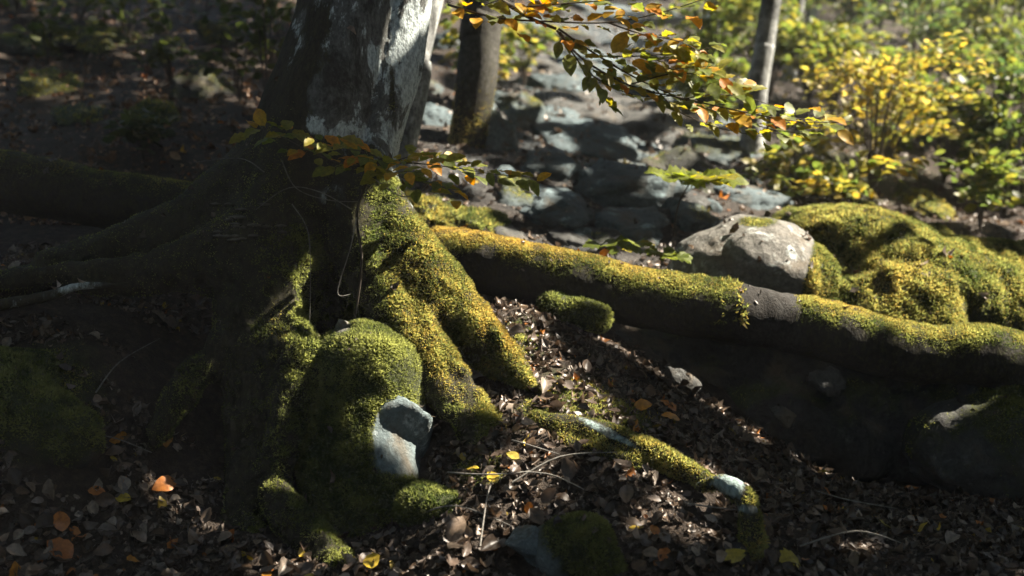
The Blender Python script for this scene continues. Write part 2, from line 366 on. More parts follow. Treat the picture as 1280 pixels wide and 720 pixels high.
# ------------------------------------------------------------------ moss
def sample_faces(V, Q, n, wt):
    T = np.concatenate([Q[:, [0, 1, 2]], Q[:, [0, 2, 3]]]) if Q.shape[1] == 4 else Q
    a, b, c = V[T[:, 0]], V[T[:, 1]], V[T[:, 2]]
    ar = np.linalg.norm(np.cross(b - a, c - a), axis=1) / 2; w = ar * wt[T].mean(1)
    tot = w.sum()
    if tot <= 0: return None
    k = rng.poisson(n * tot)
    f = rng.choice(len(T), k, p=w / tot); u = rng.random((k, 2)); fl = u.sum(1) > 1; u[fl] = 1 - u[fl]
    P = a[f] + (b - a)[f] * u[:, :1] + (c - a)[f] * u[:, 1:]
    return P, T[f], np.c_[1 - u.sum(1), u]
def unit0(v): return v / (np.linalg.norm(v, axis=-1, keepdims=True) + 1e-9)
def moss_on(V, Q, N, wt, parent, density=26000, length=.020, ochre=0.0, tint=(1, 1, 1), name='moss'):
    tocam = unit0(CAM - V); wt = np.clip(wt, 0, 1) * ((N * tocam).sum(1) > -.35); density = density * 2.1; length = length * .78
    s = sample_faces(V, Q, density, wt)
    if s is None or len(s[0]) == 0: return None
    P, T, bc = s; n = (N[T] * bc[..., None]).sum(1); n /= np.linalg.norm(n, axis=1, keepdims=True) + 1e-9
    k = len(P); oc = ochre[T].mean(1) if isinstance(ochre, np.ndarray) else np.full(k, ochre)
    wl = np.clip(wt, 0, 1)[T].mean(1)
    cl = fbm(P, 16, 3, 41); big = fbm(P, 5, 3, 43)
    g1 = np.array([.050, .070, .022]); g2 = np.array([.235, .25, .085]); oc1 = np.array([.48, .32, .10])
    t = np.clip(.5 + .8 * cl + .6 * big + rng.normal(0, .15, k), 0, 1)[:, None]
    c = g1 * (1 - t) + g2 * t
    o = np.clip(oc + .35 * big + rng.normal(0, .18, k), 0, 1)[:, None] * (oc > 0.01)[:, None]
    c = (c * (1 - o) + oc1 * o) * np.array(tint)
    Vs, Fs, Cs = [], [], []
    for b in range(2):
        d = n * 0.75 + np.array([0, 0, .35]) + rng.normal(0, .55, (k, 3)); d /= np.linalg.norm(d, axis=1, keepdims=True)
        L = (length * (.55 + .9 * rng.random(k)) * (1 + .6 * cl) * (.45 + .55 * wl))[:, None]
        sd = np.cross(d, rng.normal(0, 1, (k, 3))); sd /= np.linalg.norm(sd, axis=1, keepdims=True) + 1e-9
        w = L * .2 + .0008
        root = P - n * .004; droop = np.array([0, 0, -.25]) * L
        vv = np.stack([root - sd * w, root + sd * w, root + d * L + droop * .6], 1)
        Vs.append(vv.reshape(-1, 3)); i0 = b * k * 3 + np.arange(k)[:, None] * 3
        Fs.append(i0 + [[0, 1, 2]]); cc = c * (1 + rng.normal(0, .12, (k, 1))); Cs.append(np.repeat(np.clip(cc, .003, 1), 3, 0))
    o_ = make_mesh(name, np.concatenate(Vs), [np.concatenate(Fs)], M_MOSS, parent, np.concatenate(Cs), smooth=False)
    tag(o_, kind='stuff'); return o_

# ------------------------------------------------------------------ the great beech: trunk, buttress roots
TR = [[(500, -300, 6.2, 76), (455, 0, 6.05, 79), (430, 100, 6.0, 85), (402, 190, 6.0, 90), (385, 270, 6.0, 94), (375, 340, 6.0, 88), (370, 430, 6.05, 66)],
      [(555, -300, 6.1, 28), (511, 0, 5.93, 25), (496, 90, 5.9, 27), (468, 180, 5.88, 28), (455, 240, 5.85, 32)],
      [(470, -300, 5.95, 40), (432, 0, 5.80, 42), (405, 110, 5.76, 45), (375, 200, 5.75, 45), (350, 290, 5.75, 50)]]
RO = {'left ridge': [(350, 220, 6.0, 60), (290, 255, 5.95, 50), (230, 287, 5.85, 40), (170, 306, 5.8, 32), (100, 326, 5.8, 25), (30, 350, 5.8, 21), (-60, 378, 5.8, 18)],
      'left second': [(330, 300, 5.75, 55), (250, 330, 5.65, 38), (180, 342, 5.6, 26), (110, 345, 5.55, 17), (60, 342, 5.5, 14), (0, 356, 5.5, 12), (-60, 372, 5.5, 12)],
      'left diagonal': [(340, 340, 5.7, 58), (300, 410, 5.6, 36), (262, 450, 5.5, 22), (215, 510, 5.4, 16), (190, 552, 5.35, 13)],
      'front': [(350, 300, 5.75, 60), (348, 370, 5.62, 38), (352, 430, 5.5, 34), (362, 480, 5.42, 30), (362, 540, 5.35, 23), (347, 600, 5.3, 22), (360, 640, 5.2, 25), (400, 690, 5.1, 26), (440, 718, 5.0, 22)],
      'front broad': [(330, 330, 5.7, 58), (318, 430, 5.58, 40), (312, 520, 5.48, 34), (310, 620, 5.38, 30), (300, 705, 5.2, 32)],
      'front knee': [(372, 425, 5.5, 20), (396, 456, 5.42, 20), (418, 476, 5.4, 16), (432, 500, 5.42, 10)],
      'middle': [(440, 240, 5.75, 38), (450, 300, 5.68, 32), (468, 360, 5.62, 29), (492, 402, 5.58, 27), (520, 440, 5.55, 25), (548, 480, 5.5, 22), (575, 520, 5.42, 18), (598, 552, 5.35, 13), (615, 575, 5.3, 7)],
      'middle upper': [(500, 395, 5.62, 18), (545, 440, 5.56, 17), (577, 480, 5.5, 15), (608, 522, 5.45, 12), (634, 558, 5.38, 7)],
      'right sunlit': [(455, 215, 5.82, 34), (480, 268, 5.78, 34), (502, 312, 5.76, 41), (535, 354, 5.74, 41), (570, 390, 5.72, 36), (600, 420, 5.68, 29), (630, 449, 5.64, 22), (660, 479, 5.58, 13), (690, 504, 5.52, 8)]}
rn = list(RO)
def tree_disp(P):
    low = np.clip((1.75 - P[:, 2]) / .5, 0, 1)
    Pv = P * np.array([1, 1, .28])
    d = .015 * fbm(Pv, 9, 3, 1) + low * (.030 * fbm(P * np.array([1, 1, .45]), 8, 3, 2) + .020 * fbm(P, 17, 3, 3)) + .010 * fbm(P * np.array([1, 1, .5]), 3, 2, 4)
    qx, qy, _ = project(P)
    seam = np.exp(-((qx - (494 - (qy) * .22)) / 5) ** 2) * (qy < 210)           # the furrow running down the right of the trunk
    return d - .028 * seam
TV, TQ, TN, TL = sdf_mesh(TR + [RO[k] for k in rn], .017, .028, tree_disp, zcut=3.05)
solid(TV, TQ)
beech_base = np.array([*pix(380, 480, 5.9)[:2], 0]); beech_base[2] = gzp(*beech_base[:2])
beech = empty('beech_tree', beech_base, 'massive old beech with lichen-grey bark and moss-covered buttress roots', 'tree')
tpx, tpy, tpd = project(TV)
# where moss grows on the tree: right-hand and upper sides of the lower roots
def tree_moss(V, N, px, py, lab):
    zone = np.clip((py - 235) / 90, 0, 1)
    m = zone * np.clip(.55 + .55 * N[:, 0] + .45 * N[:, 2] - .1 * N[:, 1], 0, 1.2)
    m += .8 * blob(px, py, 475, 230, 18, 60) + .9 * blob(px, py, 492, 248, 22, 30) + .75 * blob(px, py, 490, 130, 7, 50) + .35 * blob(px, py, 330, 180, 60, 60)
    m = m * (0.85 + .7 * fbm(V, 5, 4, 71))
    names = np.array(['trunk'] * 3 + rn)[lab]
    m = np.where(names == 'right sunlit', np.maximum(m, .9 * np.clip((py - 235) / 40, 0, 1)), m)
    m = np.where((names == 'middle') | (names == 'middle upper') | (names == 'front knee'), m * 1.25, m)
    m = np.where(names == 'left second', m * .35 * np.clip((px - 60) / 120, .1, 1), m)
    m = m * (1 - .9 * blob(px, py, 365, 590, 16, 22)) * (1 - .9 * blob(px, py, 312, 570, 14, 22)) * (1 - .7 * blob(px, py, 590, 440, 14, 10))
    m = np.where(names == 'trunk', m * (py < 400), m)
    return np.clip(m, 0, 1)
def tree_stain_shade(V, px, py):  # dark algae stain plus left-side shade, both painted into the bark
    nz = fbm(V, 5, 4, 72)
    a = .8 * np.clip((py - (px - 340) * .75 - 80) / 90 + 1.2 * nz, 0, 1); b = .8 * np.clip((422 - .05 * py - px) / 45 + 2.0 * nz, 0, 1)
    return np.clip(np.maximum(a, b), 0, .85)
TM = tree_moss(TV, TN, tpx, tpy, TL); TS = np.maximum(TM, tree_stain_shade(TV, tpx, tpy))  # TS feeds the stain and painted shade into the bark's moss attribute
TOC = np.clip(.35 * blob(tpx, tpy, 530, 330, 30, 60) + .75 * blob(tpx, tpy, 620, 420, 55, 55) + .35 * blob(tpx, tpy, 345, 425, 10, 30), 0, 1) * np.clip(.4 + .8 * TN[:, 0], 0, 1)  # ochre tint paints warm sunlight on the sun-facing root rims
fl = TL[TQ]; flab = np.where((fl[:, 0] == fl[:, 1]) | (fl[:, 0] == fl[:, 2]), fl[:, 0], fl[:, 2]); flab = np.where(flab < 3, 2, flab)
def sub_mesh(mask):
    q = TQ[mask]; u, inv = np.unique(q, return_inverse=True); return u, inv.reshape(q.shape)
for lab in range(2, 3 + len(rn)):
    u, q = sub_mesh(flab == lab)
    if not len(u): continue
    if lab == 2:   # trunk goes on above the frame as a tapering tube
        ax = [chain3([(478, -130, 6.12, 80)])[0], chain3([(520, -400, 6.25, 84)])[0], chain3([(580, -800, 6.4, 76)])[0], chain3([(660, -1500, 6.7, 62)])[0], chain3([(720, -2400, 7, 35)])[0]]
        ax = refine(np.array(ax), 5); ang = np.linspace(0, 2 * np.pi, 20, endpoint=False)
        tv = np.concatenate([a[:3] + a[3] * np.c_[np.cos(ang), np.sin(ang), 0 * ang] for a in ax]); nr = len(ax)
        tq = np.array([[r * 20 + i, r * 20 + (i + 1) % 20, (r + 1) * 20 + (i + 1) % 20, (r + 1) * 20 + i] for r in range(nr - 1) for i in range(20)])
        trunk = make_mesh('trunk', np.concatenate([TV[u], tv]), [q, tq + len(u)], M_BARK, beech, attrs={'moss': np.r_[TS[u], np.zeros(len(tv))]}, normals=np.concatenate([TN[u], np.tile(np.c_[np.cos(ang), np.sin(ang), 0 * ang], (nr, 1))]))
        o = trunk
    else:
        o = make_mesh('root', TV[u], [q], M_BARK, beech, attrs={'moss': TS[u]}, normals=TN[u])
        if rn[lab - 3] == 'right sunlit': o['label'] = 'thick right-hand root glowing golden green in the sun'
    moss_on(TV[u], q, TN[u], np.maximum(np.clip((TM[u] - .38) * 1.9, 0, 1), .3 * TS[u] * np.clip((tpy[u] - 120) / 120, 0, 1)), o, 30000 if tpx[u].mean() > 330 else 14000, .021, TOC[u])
# dry bracket fungi on the shaded side of the trunk
for i in range(22):
    px = 268 + 95 * rng.random(); py = 252 + 50 * rng.random()
    r = .010 + .012 * rng.random(); base = pix(px, py, 5.5); dirv = base - CAM; dirv /= np.linalg.norm(dirv)
    a = np.linspace(0, np.pi, 9)
    best = np.argmin(np.abs(tpx - px) + np.abs(tpy - py) + 300 * np.maximum(tpd - 5.95, 0)); c0 = TV[best]; n0 = TN[best] * [1, 1, 0]; n0 = n0 / (np.linalg.norm(n0) + 1e-9); s0 = np.array([-n0[1], n0[0], 0])
    rim = c0 + r * (np.cos(a)[:, None] * s0 * 1.6 + np.sin(a)[:, None] * n0) ; top = rim + [0, 0, .002]; bot = rim - [0, 0, .004]
    V = np.concatenate([top, bot, [c0 + [0, 0, .008]], [c0 - [0, 0, .008]]]); f = [[i0, i0 + 1, 18] for i0 in range(8)] + [[10 + i0, 9 + i0, 19] for i0 in range(8)]
    q4 = np.array([[i0, 9 + i0, 10 + i0, i0 + 1] for i0 in range(8)])
    make_mesh('bracket_fungus', V, [np.array(f), q4], M_FUNG, trunk)

# ------------------------------------------------------------------ the fallen log behind the tree
LC = [(-260, 185, 6.85, 40), (-100, 207, 6.85, 39), (0, 225, 6.85, 39), (120, 246, 6.85, 36), (240, 266, 6.85, 36), (380, 292, 6.8, 36), (500, 316, 6.7, 37), (600, 328, 6.6, 38), (700, 350, 6.5, 38), (800, 371, 6.45, 38), (900, 389, 6.4, 38), (960, 400, 6.4, 36), (1040, 414, 6.4, 37), (1100, 432, 6.4, 38), (1160, 443, 6.4, 37), (1220, 443, 6.4, 38), (1290, 460, 6.4, 39), (1400, 482, 6.4, 38), (1560, 520, 6.45, 36)]
lc = refine(chain3(LC), 12); na = 40; ang = np.linspace(0, 2 * np.pi, na, endpoint=False)
tg = np.gradient(lc[:, :3], axis=0); tg /= np.linalg.norm(tg, axis=1, keepdims=True)
sx = np.cross(tg, [0, 0, 1.0]); sx /= np.linalg.norm(sx, axis=1, keepdims=True); sz = np.cross(sx, tg)
LV = lc[:, None, :3] + lc[:, None, 3:] * (np.cos(ang)[None, :, None] * sx[:, None] + np.sin(ang)[None, :, None] * sz[:, None])
LN = (LV - lc[:, None, :3]).reshape(-1, 3); LN /= np.linalg.norm(LN, axis=1, keepdims=True); LV = LV.reshape(-1, 3)
LV = LV + LN * (.016 * fbm(LV, 5, 3, 81) + .008 * fbm(LV, 18, 3, 82))[:, None]
nl = len(lc); LQ = np.array([[r * na + i, (r + 1) * na + i, (r + 1) * na + (i + 1) % na, r * na + (i + 1) % na] for r in range(nl - 1) for i in range(na)])
lpx, lpy, _ = project(LV)
LM = np.clip(LN[:, 2] * 1.2 + .12 + .5 * fbm(LV, 9, 4, 83) + .2 * np.clip(vnoise(LV * [9, 9, 2], 84), -1, 1), 0, 1)
bare = np.clip(1.6 * np.exp(-((lpx - 962) / 34) ** 4), 0, 1); LM = LM * (1 - bare)
LM = LM * np.where(lpx > 1060, .8, 1)
log = empty('fallen_log', [*pix(640, 350, 6.6)[:2], lc[:, 2].min()], 'long moss-topped fallen log lying across the slope behind the beech', 'log')
ends = [[i for i in range(na)][::-1], [(nl - 1) * na + i for i in range(na)]]
lo_ = make_mesh('log_stem', LV, [LQ] + [np.array([e]) for e in ends], M_LOG, log, attrs={'moss': np.maximum(LM * .9, (1 - bare) * .45)})
lw = np.clip((LM - .25) * 1.7, 0, 1)
moss_on(LV, LQ, LN, np.where((lpx > 470) & (lpx < 1330), lw, lw * .35), lo_, 40000, .018, np.clip(np.clip(LN[:, 2] - .55, 0, 1) * (.75 * blob(lpx, 0, 640, 0, 220, 1) + .4 * blob(lpx, 0, 1070, 0, 60, 1) + .1) * 1.5, 0, 1))  # ochre along the log top is sun warmth put into the moss colour
solid(LV, LQ)
# a few strands of moss hanging at the bare patch are made by the longer sprigs there
hang = (np.abs(lpx - 915) < 16) & (LN[:, 1] < .1) & (LN[:, 2] > -.2)
moss_on(LV, LQ, LN, hang * np.clip(.3 + 1.2 * vnoise(LV * 14, 85), 0, 1), lo_, 6000, .05, .15)

# ------------------------------------------------------------------ boulders built as smooth solids
def boulder(name, chains, label, mat, h, k, amp, mossw, density=22000, length=.02, group=None, ochre=0., facet=0., seed=0, cat='boulder'):
    def disp(P):
        d = amp * fbm(P, 4.5, 4, seed + 5) + amp * .35 * fbm(P, 14, 3, seed + 6)
        if facet: d = d + facet * (np.round(fbm(P, 5, 2, seed + 7) * 5) / 5)
        return d
    V, Q, N, L = sdf_mesh(chains, h, k, disp)
    px, py, dd = project(V); mw = np.clip(mossw(V, N, px, py), 0, 1)
    c = V.mean(0); root = empty(name, (c[0], c[1], V[:, 2].min()), label, cat, group)
    st = make_mesh('stone', V, [Q], mat, root, attrs={'moss': mw}, normals=None)
    vis = N @ (CAM - c) > -2.0
    moss_on(V, Q, N, np.clip((mw - .35) * 2.2, 0, 1) * vis, st, density, length, ochre)
    solid(V, Q); return root
bb = boulder('mossy_boulder', [[(455, 468, 5.5, 66), (450, 520, 5.5, 66)], [(490, 470, 5.48, 36), (485, 520, 5.45, 42)], [(500, 548, 5.42, 26), (490, 575, 5.40, 26)], [(465, 590, 5.4, 62), (470, 640, 5.3, 55)], [(530, 640, 5.1, 34), (560, 640, 5.05, 26)], [(440, 560, 5.5, 70), (440, 640, 5.35, 60)]],
        'rounded moss-capped boulder wedged between the beech roots, bluish stone below', M_ROCK, .015, .022, .02,
        lambda V, N, px, py: .75 + .25 * N[:, 2] + .3 * fbm(V, 5, 3, 91) - 1.6 * np.exp(-(((px - 505) / 34) ** 4 + ((py - 550) / 38) ** 4)) - 1.2 * blob(px, py, 424, 404, 14, 10), 30000, .021, facet=.014)
boulder('lichen_boulder', [[(897, 348, 7.25, 62), (965, 342, 7.25, 66)], [(925, 325, 7.3, 52), (1005, 356, 7.15, 42)], [(950, 330, 7.1, 46), (990, 350, 7.05, 40)]],
        'pale lichen-stained boulder with moss down its right flank, behind the log', M_ROCKL, .02, .04, .03,
        lambda V, N, px, py: 1.0 * np.clip((px - 1008 + .25 * (py - 320)) / 14, 0, 1) + .9 * blob(px, py, 945, 277, 34, 9) + .25 * fbm(V, 5, 3, 92), 22000, .024, ochre=.1, facet=.012, seed=3)
boulder('moss_mound', [[(1000, 312, 7.85, 52), (1080, 335, 7.6, 76), (1150, 372, 7.4, 80), (1235, 405, 7.4, 78), (1330, 440, 7.4, 78)], [(1040, 400, 7.2, 60), (1150, 420, 7.1, 55)], [(1075, 285, 7.9, 30), (1160, 310, 7.9, 30)], [(1110, 360, 7.15, 40), (1150, 375, 7.1, 40)], [(1200, 340, 7.5, 40), (1280, 350, 7.8, 45)]],
        'broad humped boulder wholly cushioned in green moss beyond the log', M_ROCKD, .022, .03, .045,
        lambda V, N, px, py: .62 + .4 * N[:, 2] + .45 * fbm(V, 4, 4, 93), 17000, .026, ochre=.05, facet=.02, seed=11)
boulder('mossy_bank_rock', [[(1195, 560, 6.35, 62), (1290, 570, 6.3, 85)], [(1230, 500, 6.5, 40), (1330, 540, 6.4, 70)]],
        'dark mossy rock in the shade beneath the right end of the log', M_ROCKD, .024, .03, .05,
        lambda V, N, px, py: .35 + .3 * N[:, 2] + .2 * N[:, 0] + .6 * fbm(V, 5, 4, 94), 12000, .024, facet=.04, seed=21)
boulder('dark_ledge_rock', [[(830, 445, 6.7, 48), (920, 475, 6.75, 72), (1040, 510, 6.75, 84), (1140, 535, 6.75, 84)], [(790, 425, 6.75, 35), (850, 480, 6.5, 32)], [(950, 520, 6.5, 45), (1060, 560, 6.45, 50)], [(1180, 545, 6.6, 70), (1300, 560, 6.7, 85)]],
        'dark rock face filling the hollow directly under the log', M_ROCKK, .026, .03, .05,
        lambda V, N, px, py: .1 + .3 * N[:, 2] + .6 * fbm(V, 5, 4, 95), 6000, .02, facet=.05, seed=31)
bc_ = boulder('moss_capped_rock', [[(665, 695, 4.9, 22), (700, 690, 4.78, 42)], [(730, 680, 4.78, 36), (745, 710, 4.72, 34)]],
        'small rock with a ragged cap of moss among brown litter at the slope foot', M_ROCK, .013, .018, .018,
        lambda V, N, px, py: .55 + .3 * N[:, 2] + .35 * fbm(V, 8, 3, 96) + .012 * (px - 705), 26000, .022, facet=.02, seed=41)
boulder('moss_hummock', [[(690, 385, 6.35, 22), (745, 398, 6.3, 20)]], 'low green moss hummock in the shadow below the log', M_ROCKD, .02, .02, .02,
        lambda V, N, px, py: .8 + .2 * N[:, 2] + .2 * fbm(V, 8, 3, 97), 14000, .022, seed=51)
boulder('moss_hummock', [[(20, 520, 5.35, 60), (90, 545, 5.25, 40)], [(-30, 490, 5.5, 60), (40, 480, 5.5, 40)]], 'wide dim moss hummock on the bank left of the beech roots', M_ROCKD, .022, .03, .035,
        lambda V, N, px, py: .6 + .3 * N[:, 2] + .4 * fbm(V, 6, 3, 98), 15000, .022, seed=61)

# two surface roots on the litter slope
def surface_root(chains, label, mossf, mat, dens=30000):
    V, Q, N, L = sdf_mesh(chains, .011, .012, lambda P: .008 * fbm(P, 14, 3, 101) + .004 * fbm(P, 40, 2, 102))
    px, py, _ = project(V); mw = np.clip(mossf(V, N, px, py), 0, 1); c = V.mean(0)
    root = empty('surface_root', (c[0], c[1], V[:, 2].min()), label, 'root', 'surface roots on the litter slope')
    st = make_mesh('root_stem', V, [Q], mat, root, attrs={'moss': mw}); moss_on(V, Q, N, np.clip((mw - .35) * 2, 0, 1), st, dens, .019, .05); solid(V, Q)
surface_root([[(672, 528, 5.35, 13), (735, 540, 5.27, 17), (800, 562, 5.17, 18), (850, 584, 5.1, 15), (888, 604, 5.0, 9)], [(700, 552, 5.25, 12), (790, 580, 5.12, 13)]], 'mossy root running down the litter slope with a bare bluish back', lambda V, N, px, py: .8 + .3 * fbm(V, 9, 3, 103) - 1.3 * np.exp(-(((px - 762) / 32) ** 2 + ((py - (px - 762) * .5 - 541) / 5) ** 2)), M_ROOTPALE)
surface_root([[(876, 608, 4.95, 8), (902, 604, 4.9, 11), (926, 618, 4.87, 13), (938, 646, 4.82, 14), (940, 690, 4.76, 16), (932, 740, 4.7, 17)]], 'curled bare root arching out of the litter with pale bluish bands', lambda V, N, px, py: .72 + .15 * N[:, 0] + .5 * fbm(V, 12, 3, 104) + .3 * np.clip((py - 650) / 40, 0, 1) - 1.0 * blob(px, py, 916, 603, 16, 12) - .9 * blob(px, py, 938, 636, 14, 6), M_ROOTPALE)
# pale thin root at the left
V, Q, N, L = sdf_mesh([[(160, 356, 5.45, 3), (100, 358, 5.42, 5), (50, 372, 5.4, 7), (-40, 388, 5.4, 8)]], .009, .01, lambda P: .004 * fbm(P, 20, 2, 105))
make_mesh('root', V, [Q], M_BARK, beech, attrs={'moss': .5 + .4 * fbm(V, 6, 3, 9)}); solid(V, Q)
# ------------------------------------------------------------------ leaves, twigs and tubes
def tube_geo(pts_, rad, n=7):
    p = np.asarray(pts_, float); r = np.asarray(rad, float); t = np.gradient(p, axis=0); t /= np.linalg.norm(t, axis=1, keepdims=True) + 1e-9
    ref = np.array([.31, .2, .93]) if abs(t[0, 2]) < .9 else np.array([1.0, .1, 0])
    a = np.cross(t, ref); a /= np.linalg.norm(a, axis=1, keepdims=True) + 1e-9; b = np.cross(t, a)
    th = np.linspace(0, 2 * np.pi, n, endpoint=False)
    V = (p[:, None] + r[:, None, None] * (np.cos(th)[None, :, None] * a[:, None] + np.sin(th)[None, :, None] * b[:, None])).reshape(-1, 3)
    Q = np.array([[i * n + j, i * n + (j + 1) % n, (i + 1) * n + (j + 1) % n, (i + 1) * n + j] for i in range(len(p) - 1) for j in range(n)])
    return V, Q
def join_geo(gs):
    Vs, Qs, o = [], [], 0
    for V, Q in gs: Vs.append(V); Qs.append(Q + o); o += len(V)
    return np.concatenate(Vs), np.concatenate(Qs)
def unit(v): return v / (np.linalg.norm(v, axis=-1, keepdims=True) + 1e-9)
TT = np.array([0, .3, .66, 1.0]); TW = np.array([0, .5, .43, 0])
def leaf_batch(P, D, N, L, W, fold, bend, col):
    k = len(P); D = unit(D); S = unit(np.cross(D, N)); N = unit(np.cross(S, D)); L = L[:, None]; W = W[:, None]
    mid = [P + D * L * t + N * L * (bend[:, None] * (t - .5) ** 2) for t in TT]
    lf = [mid[i] + S * W * TW[i] + N * W * fold[:, None] * TW[i] for i in (1, 2)]; rt = [mid[i] - S * W * TW[i] + N * W * fold[:, None] * TW[i] for i in (1, 2)]
    V = np.stack(mid + lf + rt, 1).reshape(-1, 3); b = np.arange(k)[:, None] * 8
    tri = np.concatenate([b + [[0, 1, 4]], b + [[2, 3, 5]], b + [[0, 6, 1]], b + [[2, 7, 3]]]); qd = np.concatenate([b + [[1, 2, 5, 4]], b + [[1, 6, 7, 2]]])
    return V, [tri, qd], np.repeat(col, 8, 0)
def leaf_mesh(name, mat, col, wid=.62, fold=.18, bend=-.25, lobed=False, tip=None, seed=0):
    r = np.random.default_rng(seed); ts = np.linspace(0, 1, 9); V, F3, F4, C = [], [], [], []
    if lobed: w = np.array([0, .42, .30, .62, .40, .5, .22, .16, 0]) * wid * 1.25
    else: w = np.sin(np.pi * ts ** .85) ** .8 * wid / 2; 
    w[0] = .012; w[-1] = .004
    ripple = .02 * np.cos(np.arange(9) * np.pi) 
    tw = r.normal(0, .10)
    for i, t in enumerate(ts):
        zc = bend * (t - .35) ** 2
        for s in (-1, -.5, 0, .5, 1):
            V.append((s * w[i], t, zc + fold * abs(s) * w[i] * 1.2 + ripple[i] * abs(s) * (w[i] / .3) + tw * s * w[i] + .10 * r.normal() * w[i] * abs(s)))
            c = np.array(col) * (1 + .1 * r.normal()); 
            if tip is not None: c = c * (1 - t ** 2 * .8) + np.array(tip) * t ** 2 * .8
            C.append(c * (.82 if s == 0 else 1))
    Q = np.array([[i * 5 + j, i * 5 + j + 1, (i + 1) * 5 + j + 1, (i + 1) * 5 + j] for i in range(8) for j in range(4)])
    # stalk
    V += [(-.012, 0, 0), (.012, 0, 0), (0, -.16, .015)]; n0 = 45; C += [np.array(col) * .6] * 3
    o = make_mesh(name, np.array(V), [Q, np.array([[n0, n0 + 1, n0 + 2]])], mat, col=np.clip(np.array(C), .004, .9))
    me = o.data; bpy.data.objects.remove(o); return me
OLIVE = [(.16, .18, .03), (.20, .20, .032), (.14, .17, .035), (.25, .22, .03), (.12, .15, .03)]
YEL = [(.42, .27, .025), (.50, .33, .04), (.36, .25, .03)]
ORG = [(.52, .23, .025), (.44, .17, .02), (.55, .30, .03)]
BRN = [(.085, .055, .035), (.12, .085, .06), (.05, .032, .02), (.17, .125, .09), (.09, .065, .05), (.035, .025, .018), (.14, .115, .10), (.07, .055, .045), (.23, .19, .155)]
ML_O = [leaf_mesh('leaf_olive', M_LEAF, c, .52, .1 + .12 * (i % 2), -.2 - .1 * (i % 3), tip=(.25, .2, .03) if i == 3 else None, seed=i) for i, c in enumerate(OLIVE)]
ML_Y = [leaf_mesh('leaf_yellow', M_LEAF, c, .58, .15, -.3, tip=ORG[i], seed=10 + i) for i, c in enumerate(YEL)]
ML_R = [leaf_mesh('leaf_orange', M_LEAF, c, .58, .2, -.3, seed=20 + i) for i, c in enumerate(ORG)]
ML_B = [leaf_mesh('leaf_brown', M_LITTER, c, .6 + .05 * (i % 3), .15 + .3 * (i % 3), (-.5, .4, -.2)[i % 3], seed=30 + i) for i, c in enumerate(BRN)]
ML_BO = [leaf_mesh('leaf_rust', M_LITTER, c, .68, .12, -.3, seed=50 + i) for i, c in enumerate([(.36, .13, .025), (.30, .10, .02), (.42, .19, .03)])]
ML_BY = [leaf_mesh('leaf_fallen_yellow', M_LITTER, c, .62, .12, -.25, seed=60 + i) for i, c in enumerate([(.42, .30, .035), (.34, .27, .05)])]
ML_M = [leaf_mesh('leaf_lobed', M_LEAF, c, .95, .08, -.25, True, seed=70 + i) for i, c in enumerate([(.15, .18, .025), (.12, .155, .022), (.22, .2, .025)])]
ML_MY = [leaf_mesh('leaf_lobed_yellow', M_LITTER, (.30, .24, .03), .95, .08, -.25, True, seed=80)]
def put_leaf(me, name, P, D, N, L, parent):
    D = unit(np.asarray(D, float)); S = unit(np.cross(D, N)); N = np.cross(S, D)
    o = bpy.data.objects.new(name, me); COL.objects.link(o)
    if parent is not None: set_parent(o, parent)
    o.matrix_basis = Matrix(((S[0] * L, D[0] * L, N[0] * L, P[0]), (S[1] * L, D[1] * L, N[1] * L, P[1]), (S[2] * L, D[2] * L, N[2] * L, P[2]), (0, 0, 0, 1)))
    return o
LIT_POINTS = []      # leaf positions that the sun should be able to reach

# everything solid so far, for dropping leaves on and for the sun
_sv, _sq, _o = [], [], 0
for V, Qs in SOLIDS:
    _sv.append(V); _sq += [tuple(i + _o for i in q) for q in Qs]; _o += len(V)
SOL = BVHTree.FromPolygons(np.concatenate(_sv).tolist(), _sq)
def drop(x, y, top=4.0):
    """(point, normal, on_ground) straight below"""
    g = _bm_g.ray_cast(Vector((x, y, 60)), Vector((0, 0, -1)), 200)
    if g[0] is None: return None
    z0 = g[0].z
    s = SOL.ray_cast(Vector((x, y, z0 + top)), Vector((0, 0, -1)), top)
    if s[0] is not None: return np.array(s[0]), np.array(s[1]), False
    return np.array(g[0]), np.array(g[1]), True

